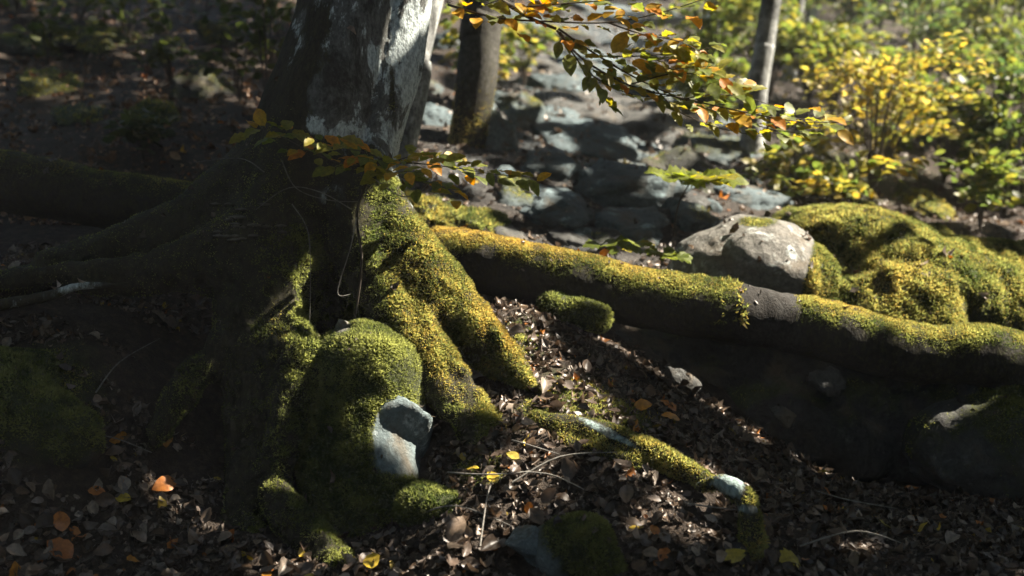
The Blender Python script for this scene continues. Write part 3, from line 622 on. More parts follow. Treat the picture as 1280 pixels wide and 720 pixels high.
# ------------------------------------------------------------------ rocks of the gully and hillside
def facet_rock(seed, sub=3, rough=1.0):
    r = np.random.default_rng(seed)
    import bmesh
    bm = bmesh.new(); bmesh.ops.create_icosphere(bm, subdivisions=sub, radius=1); V = np.array([v.co for v in bm.verts]); Q = np.array([[v.index for v in f.verts] for f in bm.faces]); bm.free()
    d = unit(V); rad = np.full(len(V), 1.35)
    for _ in range(20):
        n = unit(r.normal(0, 1, 3)); off = .55 + .5 * r.random(); c = d @ n
        rad = np.where(c > .05, np.minimum(rad, off / np.maximum(c, .05)), rad)
    rad = rad * (1 + rough * (.26 * fbm(d * 1.0 + seed, 2.4, 5, seed) - .24 * np.abs(fbm(d + seed, 4.5, 4, seed + 9))))
    return d * rad[:, None], Q
def rock(px, py, wpx, hpx, label, group, mat, moss=0.3, d=None, seed=0, sink=.45, name='rock', sub=4, mdens=2500, depth=1.0, tilt=.35):
    P, n = gp(px, py)
    if d is not None: P = pix(px, py, d)
    dd = project(P)[2]; w = wpx / F * dd / 2; h = hpx / F * dd / 2
    V, Q = facet_rock(seed, sub); r = np.random.default_rng(seed + 5)
    V = V * np.array([w, w * depth, h]); a = r.uniform(-.6, .6); ca, sa = math.cos(a), math.sin(a); V = V @ np.array([[ca, -sa, 0], [sa, ca, 0], [0, 0, 1]]).T
    V[:, 2] += tilt * V[:, 1] - .15 * V[:, 0]; V = V + P + np.array([0, 0, h * (.5 - sink)])
    N = np.zeros_like(V); fn = np.cross(V[Q[:, 1]] - V[Q[:, 0]], V[Q[:, 2]] - V[Q[:, 0]])
    for i in range(3): np.add.at(N, Q[:, i], fn)
    N = unit(N); mw = np.clip(moss * 1.4 * np.clip(N[:, 2] + .2, 0, 1) + .4 * fbm(V, 4, 3, seed), 0, 1) if moss > 0 else np.zeros(len(V))
    root = empty(name, (P[0], P[1], V[:, 2].min()), label, 'rock', group)
    st = make_mesh('stone', V, [Q], mat, root, attrs={'moss': mw})
    if moss > .15: moss_on(V, Q, N, np.clip((mw - .35) * 2, 0, 1), st, mdens, .035, .05)
    SOLIDS.append((V, [tuple(int(i) for i in q) for q in Q]))
    return st if name == 'part' else root
def inset_stone(parent, px, py, d, wpx, hpx, seed, mat):
    V, Q = facet_rock(seed, 5, .2); V = V * np.array([wpx, (wpx + hpx) / 2, hpx]) / F * d / 2 + pix(px, py, d)
    make_mesh('exposed_stone', V, [Q], mat, parent, attrs={'moss': .3 * fbm(V, 9, 3, seed) + .1}); SOLIDS.append((V, [tuple(int(i) for i in q) for q in Q]))
inset_stone(bb, 500, 548, 5.44, 88, 104, 547, M_ROCK); inset_stone(bb, 488, 560, 5.42, 70, 84, 551, M_ROCK); inset_stone(bb, 430, 408, 5.48, 26, 20, 509, M_ROCKP)
inset_stone(bc_, 662, 680, 4.76, 62, 52, 511, M_ROCK)
rock(522, 272, 110, 60, 'low rounded rock under bright moss just behind the beech trunk', None, M_ROCKD, .9, 7.7, 1, mdens=9000, tilt=.1)
rock(598, 285, 110, 46, 'flat mossy rock between the beech and the pale slab', None, M_ROCKD, .95, 7.6, 2, mdens=9000, tilt=.1)
rock(655, 268, 130, 80, 'pale tilted limestone slab with mossy top above the log', None, M_ROCK, .35, 8.1, 3, mdens=5000)
rock(560, 215, 150, 70, 'bluish slab at the foot of the dark tree', None, M_ROCK, .12, 8.8, 4)
rock(625, 190, 60, 90, 'upright grey stone leaning against the dark tree', None, M_ROCK, .2, 9.0, 5)
rock(655, 150, 60, 80, 'mossy blocky stone beside the stony gully', None, M_ROCK, .4, 10.5, 6)
rock(985, 225, 110, 70, 'shaded grey rock below the slim grey tree', None, M_ROCKD, .3, 10.2, 7)
gr = [(700, 265, 120, 55), (770, 235, 130, 70), (850, 225, 130, 70), (790, 285, 110, 50), (735, 180, 150, 60), (830, 165, 170, 60), (910, 190, 120, 50), (690, 215, 90, 60), (760, 140, 140, 34), (700, 110, 110, 40), (840, 125, 120, 36), (660, 85, 90, 40), (740, 85, 110, 30), (800, 60, 110, 30), (700, 45, 90, 34), (650, 35, 70, 40), (770, 20, 90, 28), (870, 80, 90, 34), (860, 275, 90, 40), (930, 250, 110, 45), (720, 300, 70, 30), (880, 30, 80, 30), (620, 130, 60, 40), (595, 90, 60, 40), (560, 60, 60, 40), (720, 5, 90, 30), (660, 240, 60, 40), (910, 290, 60, 30), (810, 195, 70, 30), (640, 300, 60, 30), (960, 290, 60, 26), (700, 150, 70, 36), (620, 15, 60, 36), (540, 150, 60, 46), (530, 110, 50, 40)]
_r = np.random.default_rng(5)
gr = [(x, y, w * 1.15, h * .95) for x, y, w, h in gr] + [(_r.uniform(600, 940), _r.uniform(20, 310), _r.uniform(24, 60), _r.uniform(16, 34)) for _ in range(40)]
for i, (x, y, w, h) in enumerate(gr):
    _lab = ' '.join([('broad' if w > 85 else 'medium' if w > 55 else 'small'), ('flat' if h / w < .38 else 'blocky' if h / w < .62 else 'upright'), ('dark' if i % 3 == 2 else 'blue-grey'), 'rock', ('with moss flecks' if i % 4 == 2 else 'without moss'),
                     ('just above the log' if y > 255 else 'in the lower gully' if y > 195 else 'in the middle gully' if y > 110 else 'near the gully head'),
                     ('towards the dark tree' if x < 680 else 'towards the grey tree' if x > 860 else 'in mid-channel')])
    rock(x, y, w, h, _lab, 'rocks in the stony gully', (M_ROCKG, M_ROCKG, M_ROCKD)[i % 3], (.0, .1, .25, 0.05)[i % 4], None, 100 + i, sub=4 if i < 35 else 3)
lr = [(130, 55, 120, 50), (60, 110, 110, 50), (250, 110, 90, 60), (190, 150, 80, 40), (30, 60, 90, 40), (280, 50, 60, 50), (100, 150, 80, 36)]
for i, (x, y, w, h) in enumerate(lr):
    rock(x, y, w, h, ['long dim mossy rock high on the dark left slope', 'broad dim mossy rock halfway up the dark left slope', 'steep-sided mossy rock close left of the beech trunk', 'mossy rock on the dark slope just uphill of the log, near the beech', 'wide low mossy rock high on the dark slope, farthest from the beech', 'upright mossy rock high behind the left side of the beech', 'flat mossy rock on the dark slope just uphill of the log, away from the beech'][i], 'rocks on the dark left slope', M_ROCKD, .45, None, 200 + i)
rr = [(1050, 235, 100, 40), (1150, 260, 110, 50), (1240, 240, 90, 40), (1010, 190, 70, 30), (1110, 180, 90, 36), (1200, 190, 80, 40)]
for i, (x, y, w, h) in enumerate(rr):
    rock(x, y, w, h, ['flat mossy rock under the golden shrub', 'broad mossy rock right behind the crest of the moss mound', 'mossy rock behind the bright bank bush', 'small low mossy rock near the foot of the slim grey tree', 'mossy rock hidden among the golden shrub stems', 'mossy rock among the green shrubs above the bank bush'][i], 'rocks on the sunlit slope', M_ROCKD, .7, None, 300 + i)
pr = [(590, 455, 60, 44, 5.72), (612, 440, 30, 30, 5.7), (800, 470, 70, 46, 6.3), (770, 440, 60, 40, 6.4), (850, 480, 50, 40, 6.2), (1040, 480, 50, 40, 6.3), (980, 520, 40, 30, 6.0)]
rock(*pr[0][:4], 'pale broken stone caught between the two sunlit roots', None, M_ROCKP, .05, pr[0][4], 401, sub=3)
for i, (x, y, w, h, d) in enumerate(pr[2:]):
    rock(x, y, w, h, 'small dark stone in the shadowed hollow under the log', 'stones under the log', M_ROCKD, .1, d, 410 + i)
_sv, _sq, _o = [], [], 0
for V, Qs in SOLIDS:
    _sv.append(V); _sq += [tuple(i + _o for i in q) for q in Qs]; _o += len(V)
SOL = BVHTree.FromPolygons(np.concatenate(_sv).tolist(), _sq)

# ------------------------------------------------------------------ fallen leaves
def litter_frame(n, tilt=.35):
    nn = unit(n + rng.normal(0, tilt, 3)); d = unit(np.cross(nn, rng.normal(0, 1, 3))); return d, nn
cand = []
for _ in range(2600):
    px, py = rng.uniform(-20, 1300), rng.uniform(400, 735)
    P, n = gp(px, py)
    if P is None or P[1] > 7.2: continue
    r = drop(P[0], P[1])
    if r is None or not r[2]: continue
    m = float(blob(px, py, 50, 500, 80, 60)) * .8
    if rng.random() < m: continue
    cand.append((P, n, px, py))
cand = cand[:300]
for P, n, px, py in cand:
    d, nn = litter_frame(n, .5); L = .05 + .045 * rng.random() ** 1.5; u = rng.random()
    me = ML_BO[rng.integers(3)] if u < .07 else ML_BY[rng.integers(2)] if u < .10 else ML_B[rng.integers(len(ML_B))]
    put_leaf(me, 'leaf', P - d * L * .5 + nn * .02 + np.array([0, 0, .012]), d, nn, L, ground)
# the uncountable rest
Pl, Nl = [], []
def add_litter(xs, ys, keep_solid=.0):
    for x, y in zip(xs, ys):
        r = drop(x, y)
        if r is None: continue
        if not r[2] and rng.random() > (keep_solid if y > 8.5 else .03): continue
        Pl.append(r[0]); Nl.append(r[1])
add_litter(rng.uniform(-2.6, 3.0, 34000), 4.3 + 2.9 * rng.random(34000), .03)
xs = rng.uniform(-1, 1, 20000); ys = 6.8 + 11 * rng.random(20000) ** 1.4; add_litter(xs * ys * .46, ys, .4)
xs = rng.uniform(-5, 5, 2500); ys = rng.uniform(.5, 4.4, 2500); add_litter(xs, ys)
Pl = np.array(Pl); Nl = np.array(Nl); lpx_, lpy_, ld_ = project(Pl)
mossy_spot = (blob(lpx_, lpy_, 40, 510, 90, 60) * (ld_ < 6.4) > rng.random(len(Pl))); Pl, Nl, lpx_, ld_ = Pl[~mossy_spot], Nl[~mossy_spot], lpx_[~mossy_spot], ld_[~mossy_spot]
k = len(Pl); nn = unit(Nl + rng.normal(0, .55, (k, 3))); dd = unit(np.cross(nn, rng.normal(0, 1, (k, 3)))); LL = np.where(rng.random(k) < .42, .012 + .016 * rng.random(k), .026 + .044 * rng.random(k) ** 1.6)
pal = np.array(BRN + [(.34, .13, .03), (.36, .26, .04)]); pc = pal[rng.choice(len(pal), k, p=np.r_[np.full(len(BRN), .975 / len(BRN)), .015, .01])]
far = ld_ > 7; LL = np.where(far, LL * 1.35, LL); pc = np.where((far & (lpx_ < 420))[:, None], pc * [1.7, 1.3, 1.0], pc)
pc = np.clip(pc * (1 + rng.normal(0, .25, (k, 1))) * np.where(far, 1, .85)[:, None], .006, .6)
Vb, Fb, Cb = leaf_batch(Pl - dd * LL[:, None] * .5 + nn * .008, dd, nn, LL, LL * (.32 + .36 * rng.random(k)), rng.uniform(-.7, 1.6, k), rng.uniform(-3, 3, k), pc)
lit = make_mesh('leaf_litter', Vb, Fb, M_LITTER, ground, Cb); tag(lit, kind='stuff')
# moss creeping over the soil
gsel = (GPX > -100) & (GPX < 1380) & (GPY > 200) & (GPY < 760) & (GD > 4) & (GD < 9)
gfm = gsel[GQ].all(1); gN = np.zeros_like(GV); fn = np.cross(GV[GQ[:, 1]] - GV[GQ[:, 0]], GV[GQ[:, 2]] - GV[GQ[:, 0]])
for i in range(4): np.add.at(gN, GQ[:, i], fn)
gN = unit(gN); gmw = np.clip((mossg + .25 * fbm(GV, 5, 3, 62) - .32) * 2.2, 0, 1)
moss_on(GV, GQ[gfm], gN, gmw, ground, 14000, .022, .03)

# singled-out leaves on the ground
def fallen(px, py, L, me, label, rot, tilt=.15, name='fallen_leaf'):
    P, n = gp(px, py); nn = unit(n + np.array([.1, -.5, .2]) * tilt * 2); d = unit(np.cross(nn, [math.cos(rot), math.sin(rot), .1]))
    o = put_leaf(me, name, P - d * L * .5 + nn * .03, d, nn, L, None); tag(o, label, 'leaf'); return o
fallen(75, 655, .10, ML_BO[0], 'orange leaf on the dark litter below the left moss bank', .4)
fallen(74, 690, .13, ML_BO[1], 'broad rust-brown leaf in the darkest litter near the slope foot', 1.2)
fallen(204, 610, .11, ML_BO[0], 'round glowing rust leaf lying alone below the diagonal root', 2.3)
fallen(55, 506, .09, ML_BO[2], 'orange leaf resting on the left moss hummock', .2)
fallen(468, 706, .11, ML_BY[0], 'yellow leaf in front of the moss-capped boulder foot', .1)
fallen(832, 512, .09, ML_BO[0], 'upper of two orange leaves in the hollow beside the mossy root', .9)
fallen(835, 527, .09, ML_BO[2], 'lower of two orange leaves in the hollow beside the mossy root', 1.8)
fallen(915, 700, .075, ML_MY[0], 'green-yellow lobed leaf at the foot of the curled root', .6)
fallen(983, 706, .08, ML_MY[0], 'yellow lobed leaf on wet grey litter right of the curled root', 2.0)
fallen(570, 665, .12, ML_B[3], 'large curled tan leaf standing in litter beside the boulder foot', 2.6, 1.2)

# dry twigs on the litter
def twig(pts_px, r, label, mat=M_TWIGP, name='fallen_twig', group='dry twigs on the litter'):
    P = [gp(x, y)[0] + np.array([0, 0, .012 + lift]) for x, y, lift in pts_px]; P = refine(np.c_[np.array(P), np.linspace(r, r * .5, len(P))], 5)
    V, Q = tube_geo(P[:, :3], P[:, 3], 6); o = make_mesh(name, V, [Q], mat); tag(o, label, 'twig', group)
for ti_, pp in enumerate([[(560, 600, .02), (590, 612, .05), (640, 605, .03), (680, 595, .02)], [(600, 690, .01), (608, 650, .06), (615, 620, .05)], [(650, 600, .02), (690, 610, .04), (730, 622, .02)], [(640, 610, .01), (700, 590, .05), (770, 575, .02)], [(520, 655, .02), (570, 652, .05), (640, 668, .02)], [(860, 640, .02), (900, 655, .05), (950, 650, .02)], [(1020, 620, .01), (1060, 640, .04), (1120, 645, .02)], [(120, 500, .02), (150, 470, .05), (200, 440, .05)], [(60, 560, .02), (130, 560, .04), (190, 575, .02)], [(640, 560, .02), (660, 575, .05), (700, 578, .02)], [(1000, 690, .01), (1070, 680, .04), (1130, 690, .02)]]):
    twig(pp, .004, ['long bent dry twig across the litter below the middle roots', 'short upright dry twig in litter beside the boulder foot', 'dry twig on litter just below the mossy surface root', 'arched dry twig touching the mossy surface root', 'dry twig between the boulder foot and the moss-capped rock', 'dry twig by the curled root', 'dry twig in the dark litter right of the curled root', 'curved pale twig leaning on the bank below the left ridge root', 'dry twig on the dim litter below the left moss hummock', 'dry twig near the tip of the middle root', 'dry twig on wet litter right of the lobed yellow leaf'][ti_])

# ------------------------------------------------------------------ leafy sprays
def spray(parent, line, r0, nleaf, lsize, pick, spread=.07, name='twig', mat=M_TWIG, nup=(.1, -.42, 1), lift=0.0, part=True, side=None):
    """a twig through pixel points (px,py,depth) with alternate leaves, each its own object"""
    c = refine(np.array([[*pix(*q), 0] for q in line]), 8)[:, :3]
    V, Q = tube_geo(c, np.linspace(r0, r0 * .35, len(c)), 6); tw = make_mesh(name, V, [Q], mat, parent)
    s = np.r_[0, np.cumsum(np.linalg.norm(np.diff(c, axis=0), axis=1))]
    for i in range(nleaf):
        u = (i + .6 + .5 * rng.random()) / (nleaf + .4) * s[-1]; P = np.array([np.interp(u, s, c[:, j]) for j in range(3)]); P2 = np.array([np.interp(min(u + .01, s[-1]), s, c[:, j]) for j in range(3)])
        t = unit(P2 - P + 1e-6); n = unit(np.array(nup) + rng.normal(0, .28, 3)); sd = unit(np.cross(n, t)) * (1 if i % 2 else -1)
        L = lsize * (.7 + .55 * rng.random()); D = unit(t * .7 + sd * (.9 if side is None else side) + rng.normal(0, .18, 3))
        st = P + D * L * .15 + np.array([0, 0, rng.normal(0, spread * .25)])
        put_leaf(pick(i), 'leaf', st, D, n, L, parent); LIT_POINTS.append(st + D * L * .5)
    return tw
def pk(o, y, r):
    def f(i):
        u = rng.random()
        return ML_O[rng.integers(len(ML_O))] if u < o else ML_Y[rng.integers(3)] if u < o + y else ML_R[rng.integers(3)]
    return f
D0 = 5.35
sap = empty('beech_sapling', pix(442, 420, 5.5), 'slender beech sapling with olive and yellow leaves in front of the trunk', 'sapling')
c = refine(np.array([[*pix(440, 420, 5.55), .006], [*pix(452, 330, 5.45), .006], [*pix(446, 270, 5.4), .006], [*pix(458, 230, 5.37), .005], [*pix(480, 205, 5.35), .004], [*pix(500, 200, 5.35), .003]]), 6)
V, Q = tube_geo(c[:, :3], c[:, 3], 7); make_mesh('stem', V, [Q], M_TWIG, sap)
spray(sap, [(482, 206, D0), (430, 205, 5.3), (390, 190, 5.28), (350, 170, 5.25), (312, 158, 5.25)], .003, 28, .086, pk(.8, .12, .08))
spray(sap, [(470, 215, D0), (420, 190, 5.42), (380, 172, 5.44), (345, 160, 5.45)], .0026, 22, .086, pk(.85, .1, .05))
spray(sap, [(485, 205, D0), (455, 190, 5.2), (420, 185, 5.15), (390, 178, 5.1)], .0026, 18, .086, pk(.75, .2, .05))
spray(sap, [(490, 203, D0), (530, 205, 5.3), (570, 210, 5.28), (620, 218, 5.25), (672, 222, 5.2)], .003, 22, .086, pk(.75, .2, .05))
spray(sap, [(480, 210, D0), (510, 225, 5.25), (545, 232, 5.2), (570, 240, 5.15)], .0026, 21, .086, pk(.7, .25, .05))
spray(sap, [(492, 202, D0), (520, 195, 5.45), (560, 200, 5.5), (600, 212, 5.55)], .0026, 16, .086, pk(.8, .15, .05))
spray(sap, [(470, 220, D0), (500, 215, 5.1), (540, 215, 5.05)], .0024, 14, .086, pk(.7, .2, .1))
for ln in [[(352, 200, 5.25), (370, 235, 5.3), (410, 250, 5.35), (450, 252, 5.4)], [(440, 262, 5.4), (400, 240, 5.35), (360, 235, 5.3), (320, 262, 5.35)], [(365, 255, 5.35), (385, 290, 5.35), (388, 350, 5.35), (387, 405, 5.4)], [(446, 270, 5.4), (438, 310, 5.35), (422, 365, 5.38), (438, 368, 5.4)], [(330, 215, 5.3), (300, 198, 5.35), (240, 203, 5.4)], [(470, 225, 5.35), (500, 245, 5.3), (525, 240, 5.3), (545, 215, 5.3)]]:
    c = refine(np.array([[*pix(*q), 0] for q in ln]), 7)[:, :3]; V, Q = tube_geo(c, np.linspace(.0028, .0012, len(c)), 5); make_mesh('bare_twig', V, [Q], M_TWIGP, sap)

# the overhanging bough: part of the great beech
DB = 5.0
bc = refine(np.array([[*pix(510, -330, 6.0), .030], [*pix(560, -150, 5.5), .02], [*pix(600, -30, 5.15), .012], [*pix(650, 15, 5.05), .008], [*pix(695, 36, 5.0), .006]]), 6)
V, Q = tube_geo(bc[:, :3], bc[:, 3], 8); bough = make_mesh('bough', V, [Q], M_TWIG, beech); bough['label'] = 'overhanging bough with orange, yellow and olive leaves'
class _P: pass
def bspray(line, r0, nl, ls, pick, **kw):
    spray(bough_e, line, r0, nl, ls, pick, **kw)
bough_e = bough
spray(bough, [(560, 6, 5.15), (620, 22, 5.05), (690, 27, 5.0), (760, 28, 4.97), (825, 16, 4.95), (900, -8, 4.9)], .005, 37, .088, pk(.45, .27, .28))
spray(bough, [(640, 10, 5.0), (700, 5, 4.95), (760, 0, 4.9), (830, -8, 4.9)], .004, 26, .088, pk(.48, .27, .25))
spray(bough, [(696, 38, 5.0), (730, 75, 4.98), (790, 108, 4.97), (850, 122, 4.95), (930, 140, 4.9), (1000, 152, 4.9), (1065, 152, 4.9)], .005, 49, .088, pk(.84, .1, .06))
spray(bough, [(698, 36, 5.02), (745, 68, 5.05), (800, 100, 5.05), (870, 130, 5.05), (950, 158, 5.02), (1010, 168, 5.0)], .0045, 37, .085, pk(.84, .1, .06))
spray(bough, [(700, 40, 5.0), (735, 90, 5.02), (790, 118, 5.05), (850, 120, 5.08)], .004, 13, .08, pk(.84, .1, .06))
spray(bough, [(745, 70, 5.0), (800, 70, 4.95), (850, 65, 4.9), (890, 60, 4.88)], .0035, 29, .09, pk(.75, .15, .1))
spray(bough, [(760, 28, 4.97), (800, 42, 4.95), (850, 52, 4.9), (880, 68, 4.9)], .0035, 23, .085, pk(.68, .2, .12))
spray(bough, [(790, 105, 4.97), (840, 92, 4.92), (880, 95, 4.9), (930, 110, 4.9)], .0035, 24, .085, pk(.85, .1, .05))
spray(bough, [(735, 85, 4.98), (750, 108, 4.97), (762, 128, 4.95)], .002, 8, .07, pk(1, 0, 0))
spray(bough, [(600, 8, 5.0), (640, -4, 4.95), (690, -8, 4.9)], .003, 17, .088, pk(.4, .25, .35))

spray(bough, [(850, 125, 4.95), (890, 118, 4.9), (940, 124, 4.85), (985, 140, 4.85)], .003, 18, .085, pk(.85, .1, .05))
spray(bough, [(900, 140, 4.95), (950, 145, 5.0), (1010, 150, 5.05), (1050, 160, 5.05)], .003, 18, .085, pk(.8, .15, .05))
spray(bough, [(820, 112, 5.0), (850, 140, 5.0), (900, 160, 5.0), (960, 172, 5.0)], .003, 16, .08, pk(.9, .08, .02))
spray(bough, [(800, 70, 4.95), (835, 85, 4.9), (870, 84, 4.88), (900, 82, 4.86)], .003, 14, .088, pk(.8, .1, .1))

# seedlings behind the log
def seedling(base, stem, heads, label, nleaf, ls, metas, name='maple_seedling', group=None):
    e = empty(name, pix(*base), label, 'seedling', group)
    c = refine(np.array([[*pix(*q), 0] for q in [base] + stem]), 6)[:, :3]; V, Q = tube_geo(c, np.linspace(.005, .003, len(c)), 6); make_mesh('stem', V, [Q], M_TWIG, e)
    for hx, hy, hd in heads:
        P = pix(hx, hy, hd)
        for i in range(nleaf):
            a = 2 * np.pi * (i + .3 * rng.random()) / nleaf; D = np.array([math.cos(a), math.sin(a), -.15 + .3 * rng.random()])
            put_leaf(metas[rng.integers(len(metas))], 'leaf', P + D * ls * .2, D, unit(np.array([0, -.45, 1]) + rng.normal(0, .2, 3)), ls * (.8 + .4 * rng.random()), e); LIT_POINTS.append(P + D * ls * .5)
seedling((838, 330, 7.1), [(842, 290, 7.05), (850, 250, 7.0), (868, 222, 7.0)], [(868, 220, 7.0), (842, 218, 7.05), (892, 222, 6.95)], 'tall maple seedling spreading broad yellow-green leaves above the log', 6, .15, ML_M)
seedling((775, 345, 6.9), [(770, 325, 6.9), (765, 305, 6.9)], [(755, 305, 6.9), (778, 312, 6.85), (795, 302, 6.9)], 'small yellow-green seedling just behind the log, left of the maple seedling', 4, .10, ML_M[:2] + ML_O[3:4], 'leafy_seedling')
seedling((825, 350, 6.9), [(826, 335, 6.9), (828, 320, 6.9)], [(826, 316, 6.9), (842, 322, 6.85)], 'short seedling with few leaves beside the lichen boulder', 5, .09, ML_M[:2], 'leafy_seedling')

# ------------------------------------------------------------------ background shrubs, saplings and trees
def shrub(px, py, hpx, wpx, label, pal, nleaf, lsize, group, d=None, name='shrub', seed=0, droop=.25, nb=9, cat='shrub', lean=0.0):
    global rng
    P, n = gp(px, py)
    if P is None: return
    if d is not None: P = pix(px, py, d); P[2] = min(P[2], gzp(P[0], P[1]) + .1)
    dist = project(P)[2]; H = hpx / F * dist; W = wpx / F * dist / 2
    r = np.random.default_rng(seed + 900); e = empty(name, P, label, cat, group)
    tubes, LP, LD, LNn, LLs = [], [], [], [], []
    per = max(4, nleaf // nb)
    for b in range(nb):
        az = r.uniform(0, 2 * np.pi); top = P + np.array([math.cos(az) * W * r.uniform(.1, .5) + lean * H, math.sin(az) * W * r.uniform(.1, .5), H * r.uniform(.35, 1.0)])
        az2 = az + r.normal(0, .5); tip = top + np.array([math.cos(az2), math.sin(az2), 0]) * W * r.uniform(.4, .9) + np.array([0, 0, -droop * W * r.uniform(-.6, 1)])
        c = refine(np.array([[*P, .012], [*(P * .55 + top * .45 + [0, 0, H * .08]), .010], [*top, .007], [*tip, .002]]), 5)
        tubes.append(tube_geo(c[:, :3], c[:, 3] * max(.5, H / 1.5), 5))
        u = r.uniform(.42, 1.02, per) ** .8 * (len(c) - 1); i0 = np.clip(u.astype(int), 0, len(c) - 2); q = c[i0, :3] + (u - i0)[:, None] * (c[i0 + 1, :3] - c[i0, :3]); t = unit(c[i0 + 1, :3] - c[i0, :3])
        sd = unit(np.cross(t, [0, 0, 1.0])) * r.choice([-1, 1], per)[:, None]; reach = W * .38 * r.random(per)[:, None] * (1.15 - u / len(c))[:, None]
        LP.append(q + sd * reach + t * reach * .5 + r.normal(0, .035, (per, 3)) * max(1, H)); LD.append(unit(t + sd * .8 + r.normal(0, .35, (per, 3)))); LNn.append(unit(np.array([0, 0, 1.0]) + r.normal(0, .42, (per, 3))))
    V, Q = join_geo(tubes); make_mesh('stem', V, [Q], M_TWIG, e)
    LP, LD, LNn = map(np.concatenate, (LP, LD, LNn)); k = len(LP); L = lsize * (.65 + .6 * r.random(k)); pal = np.array(pal)
    cc = pal[r.integers(0, len(pal), k)] * (1 + r.normal(0, .15, (k, 1)))
    Vb, Fb, Cb = leaf_batch(LP, LD, LNn, L, L * .62, r.uniform(0, .35, k), r.uniform(-.6, .1, k), np.clip(cc, .01, .8))
    f = make_mesh('foliage', Vb, Fb, M_LEAF, e, Cb)
    for q in LP[::5]: LIT_POINTS.append(q)
    return e
G_ = [(.05, .085, .028), (.065, .10, .03), (.085, .115, .035), (.04, .07, .026)]
GY_ = [(.10, .135, .03), (.14, .165, .04), (.085, .12, .03), (.20, .19, .04)]
Y_ = [(.32, .24, .05), (.25, .22, .05), (.38, .30, .09), (.20, .20, .05)]
DG_ = [(.045, .06, .018), (.06, .075, .02), (.035, .05, .016), (.075, .08, .02)]
# sunlit right
shrub(1090, 245, 165, 240, 'golden-leaved shrub blazing in the sun beyond the moss mound', Y_ + GY_[3:], 1300, .072, None, None, seed=1, nb=20, lean=.05)
shrub(1060, 265, 60, 160, 'low yellow-green shrub at the foot of the golden shrub', GY_ + Y_[:2], 300, .09, None, None, seed=2)
shrub(990, 245, 70, 90, 'small pale yellow bush below the slim grey tree', Y_[1:] + GY_, 240, .09, None, None, seed=3)
shrub(1225, 290, 90, 100, 'bright green bush on the bank right of the moss mound', GY_, 320, .09, None, None, seed=4)
shrub(1010, 130, 110, 150, 'bright yellow-green bush around the slim grey trees', GY_ + Y_[1:2], 900, .085, None, None, seed=5, nb=18)
shrub(890, 110, 130, 120, 'olive bush at the right edge of the gully top', GY_, 800, .085, None, None, seed=6, nb=16)
shrub(600, 130, 120, 100, 'yellow-leaved bush between the beech and the dark tree', Y_[1:] + GY_, 360, .10, None, 10.6, seed=7, nb=12)
shrub(655, 110, 70, 70, 'small sunny bush right of the dark tree', GY_ + Y_[1:2], 200, .10, None, None, seed=8)
spots = [(1180, 230, 150, 170), (1270, 260, 170, 150), (1150, 130, 150, 190), (1250, 150, 190, 200), (1060, 90, 130, 150), (1200, 70, 150, 220), (960, 70, 110, 150), (1300, 60, 160, 200), (1100, 40, 130, 200), (1000, 20, 120, 180), (1240, 10, 140, 220), (900, 30, 110, 150), (1170, 180, 120, 140), (1290, 190, 140, 130), (1120, -10, 120, 220), (1290, -10, 140, 200), (940, -15, 110, 180), (840, 0, 90, 140), (1210, 120, 120, 160)]
SHL = ['green shrub between the golden shrub and the bright bank bush', 'wide green shrub just uphill of the bright bank bush', 'tall green shrub behind the golden shrub', 'large green shrub on the slope above the bright bank bush', 'green shrub beneath the thin dark tree', 'broad green shrub uphill of the golden shrub, right of the thin dark tree', 'olive shrub behind the slim grey tree', 'wide green shrub high on the bright slope, farthest from the gully', 'far green shrub directly behind the thin dark tree', 'far green shrub behind the thin pale tree', 'far broad shrub at the top of the bright slope', 'far shrub between the gully head and the slim grey tree', 'small green shrub right of the golden shrub', 'green shrub beyond the right end of the moss mound', 'farthest broad shrub above the thin dark tree', 'farthest shrub above the wide high shrub of the bright slope', 'far shrub left of the thin pale tree at the slope top', 'far small shrub at the right of the gully head', 'leafy green shrub halfway up the bright slope']
for i, (x, y, h, w) in enumerate(spots):
    shrub(x, y, h, w, SHL[i], (G_ + GY_ if i % 3 else GY_), 900, .085 if y > 60 else .11, 'shrubs on the bright wooded slope', None, seed=20 + i, nb=13)
for i, (x, y, h, w) in enumerate([(960, 130, 150, 120), (920, 60, 130, 130), (985, 60, 140, 130), (1040, 150, 120, 150), (880, 150, 70, 80)]):
    shrub(x, y, h, w, ['olive shrub right behind the foot of the slim grey tree', 'olive shrub uphill between gully and slim grey tree', 'yellow-green shrub around the thin pale tree', 'yellow-green shrub left of the golden shrub', 'low olive shrub at the right bank of the gully'][i], GY_ + Y_[3:], 800, .085, 'olive shrubs by the slim trees', None, seed=140 + i, nb=16)
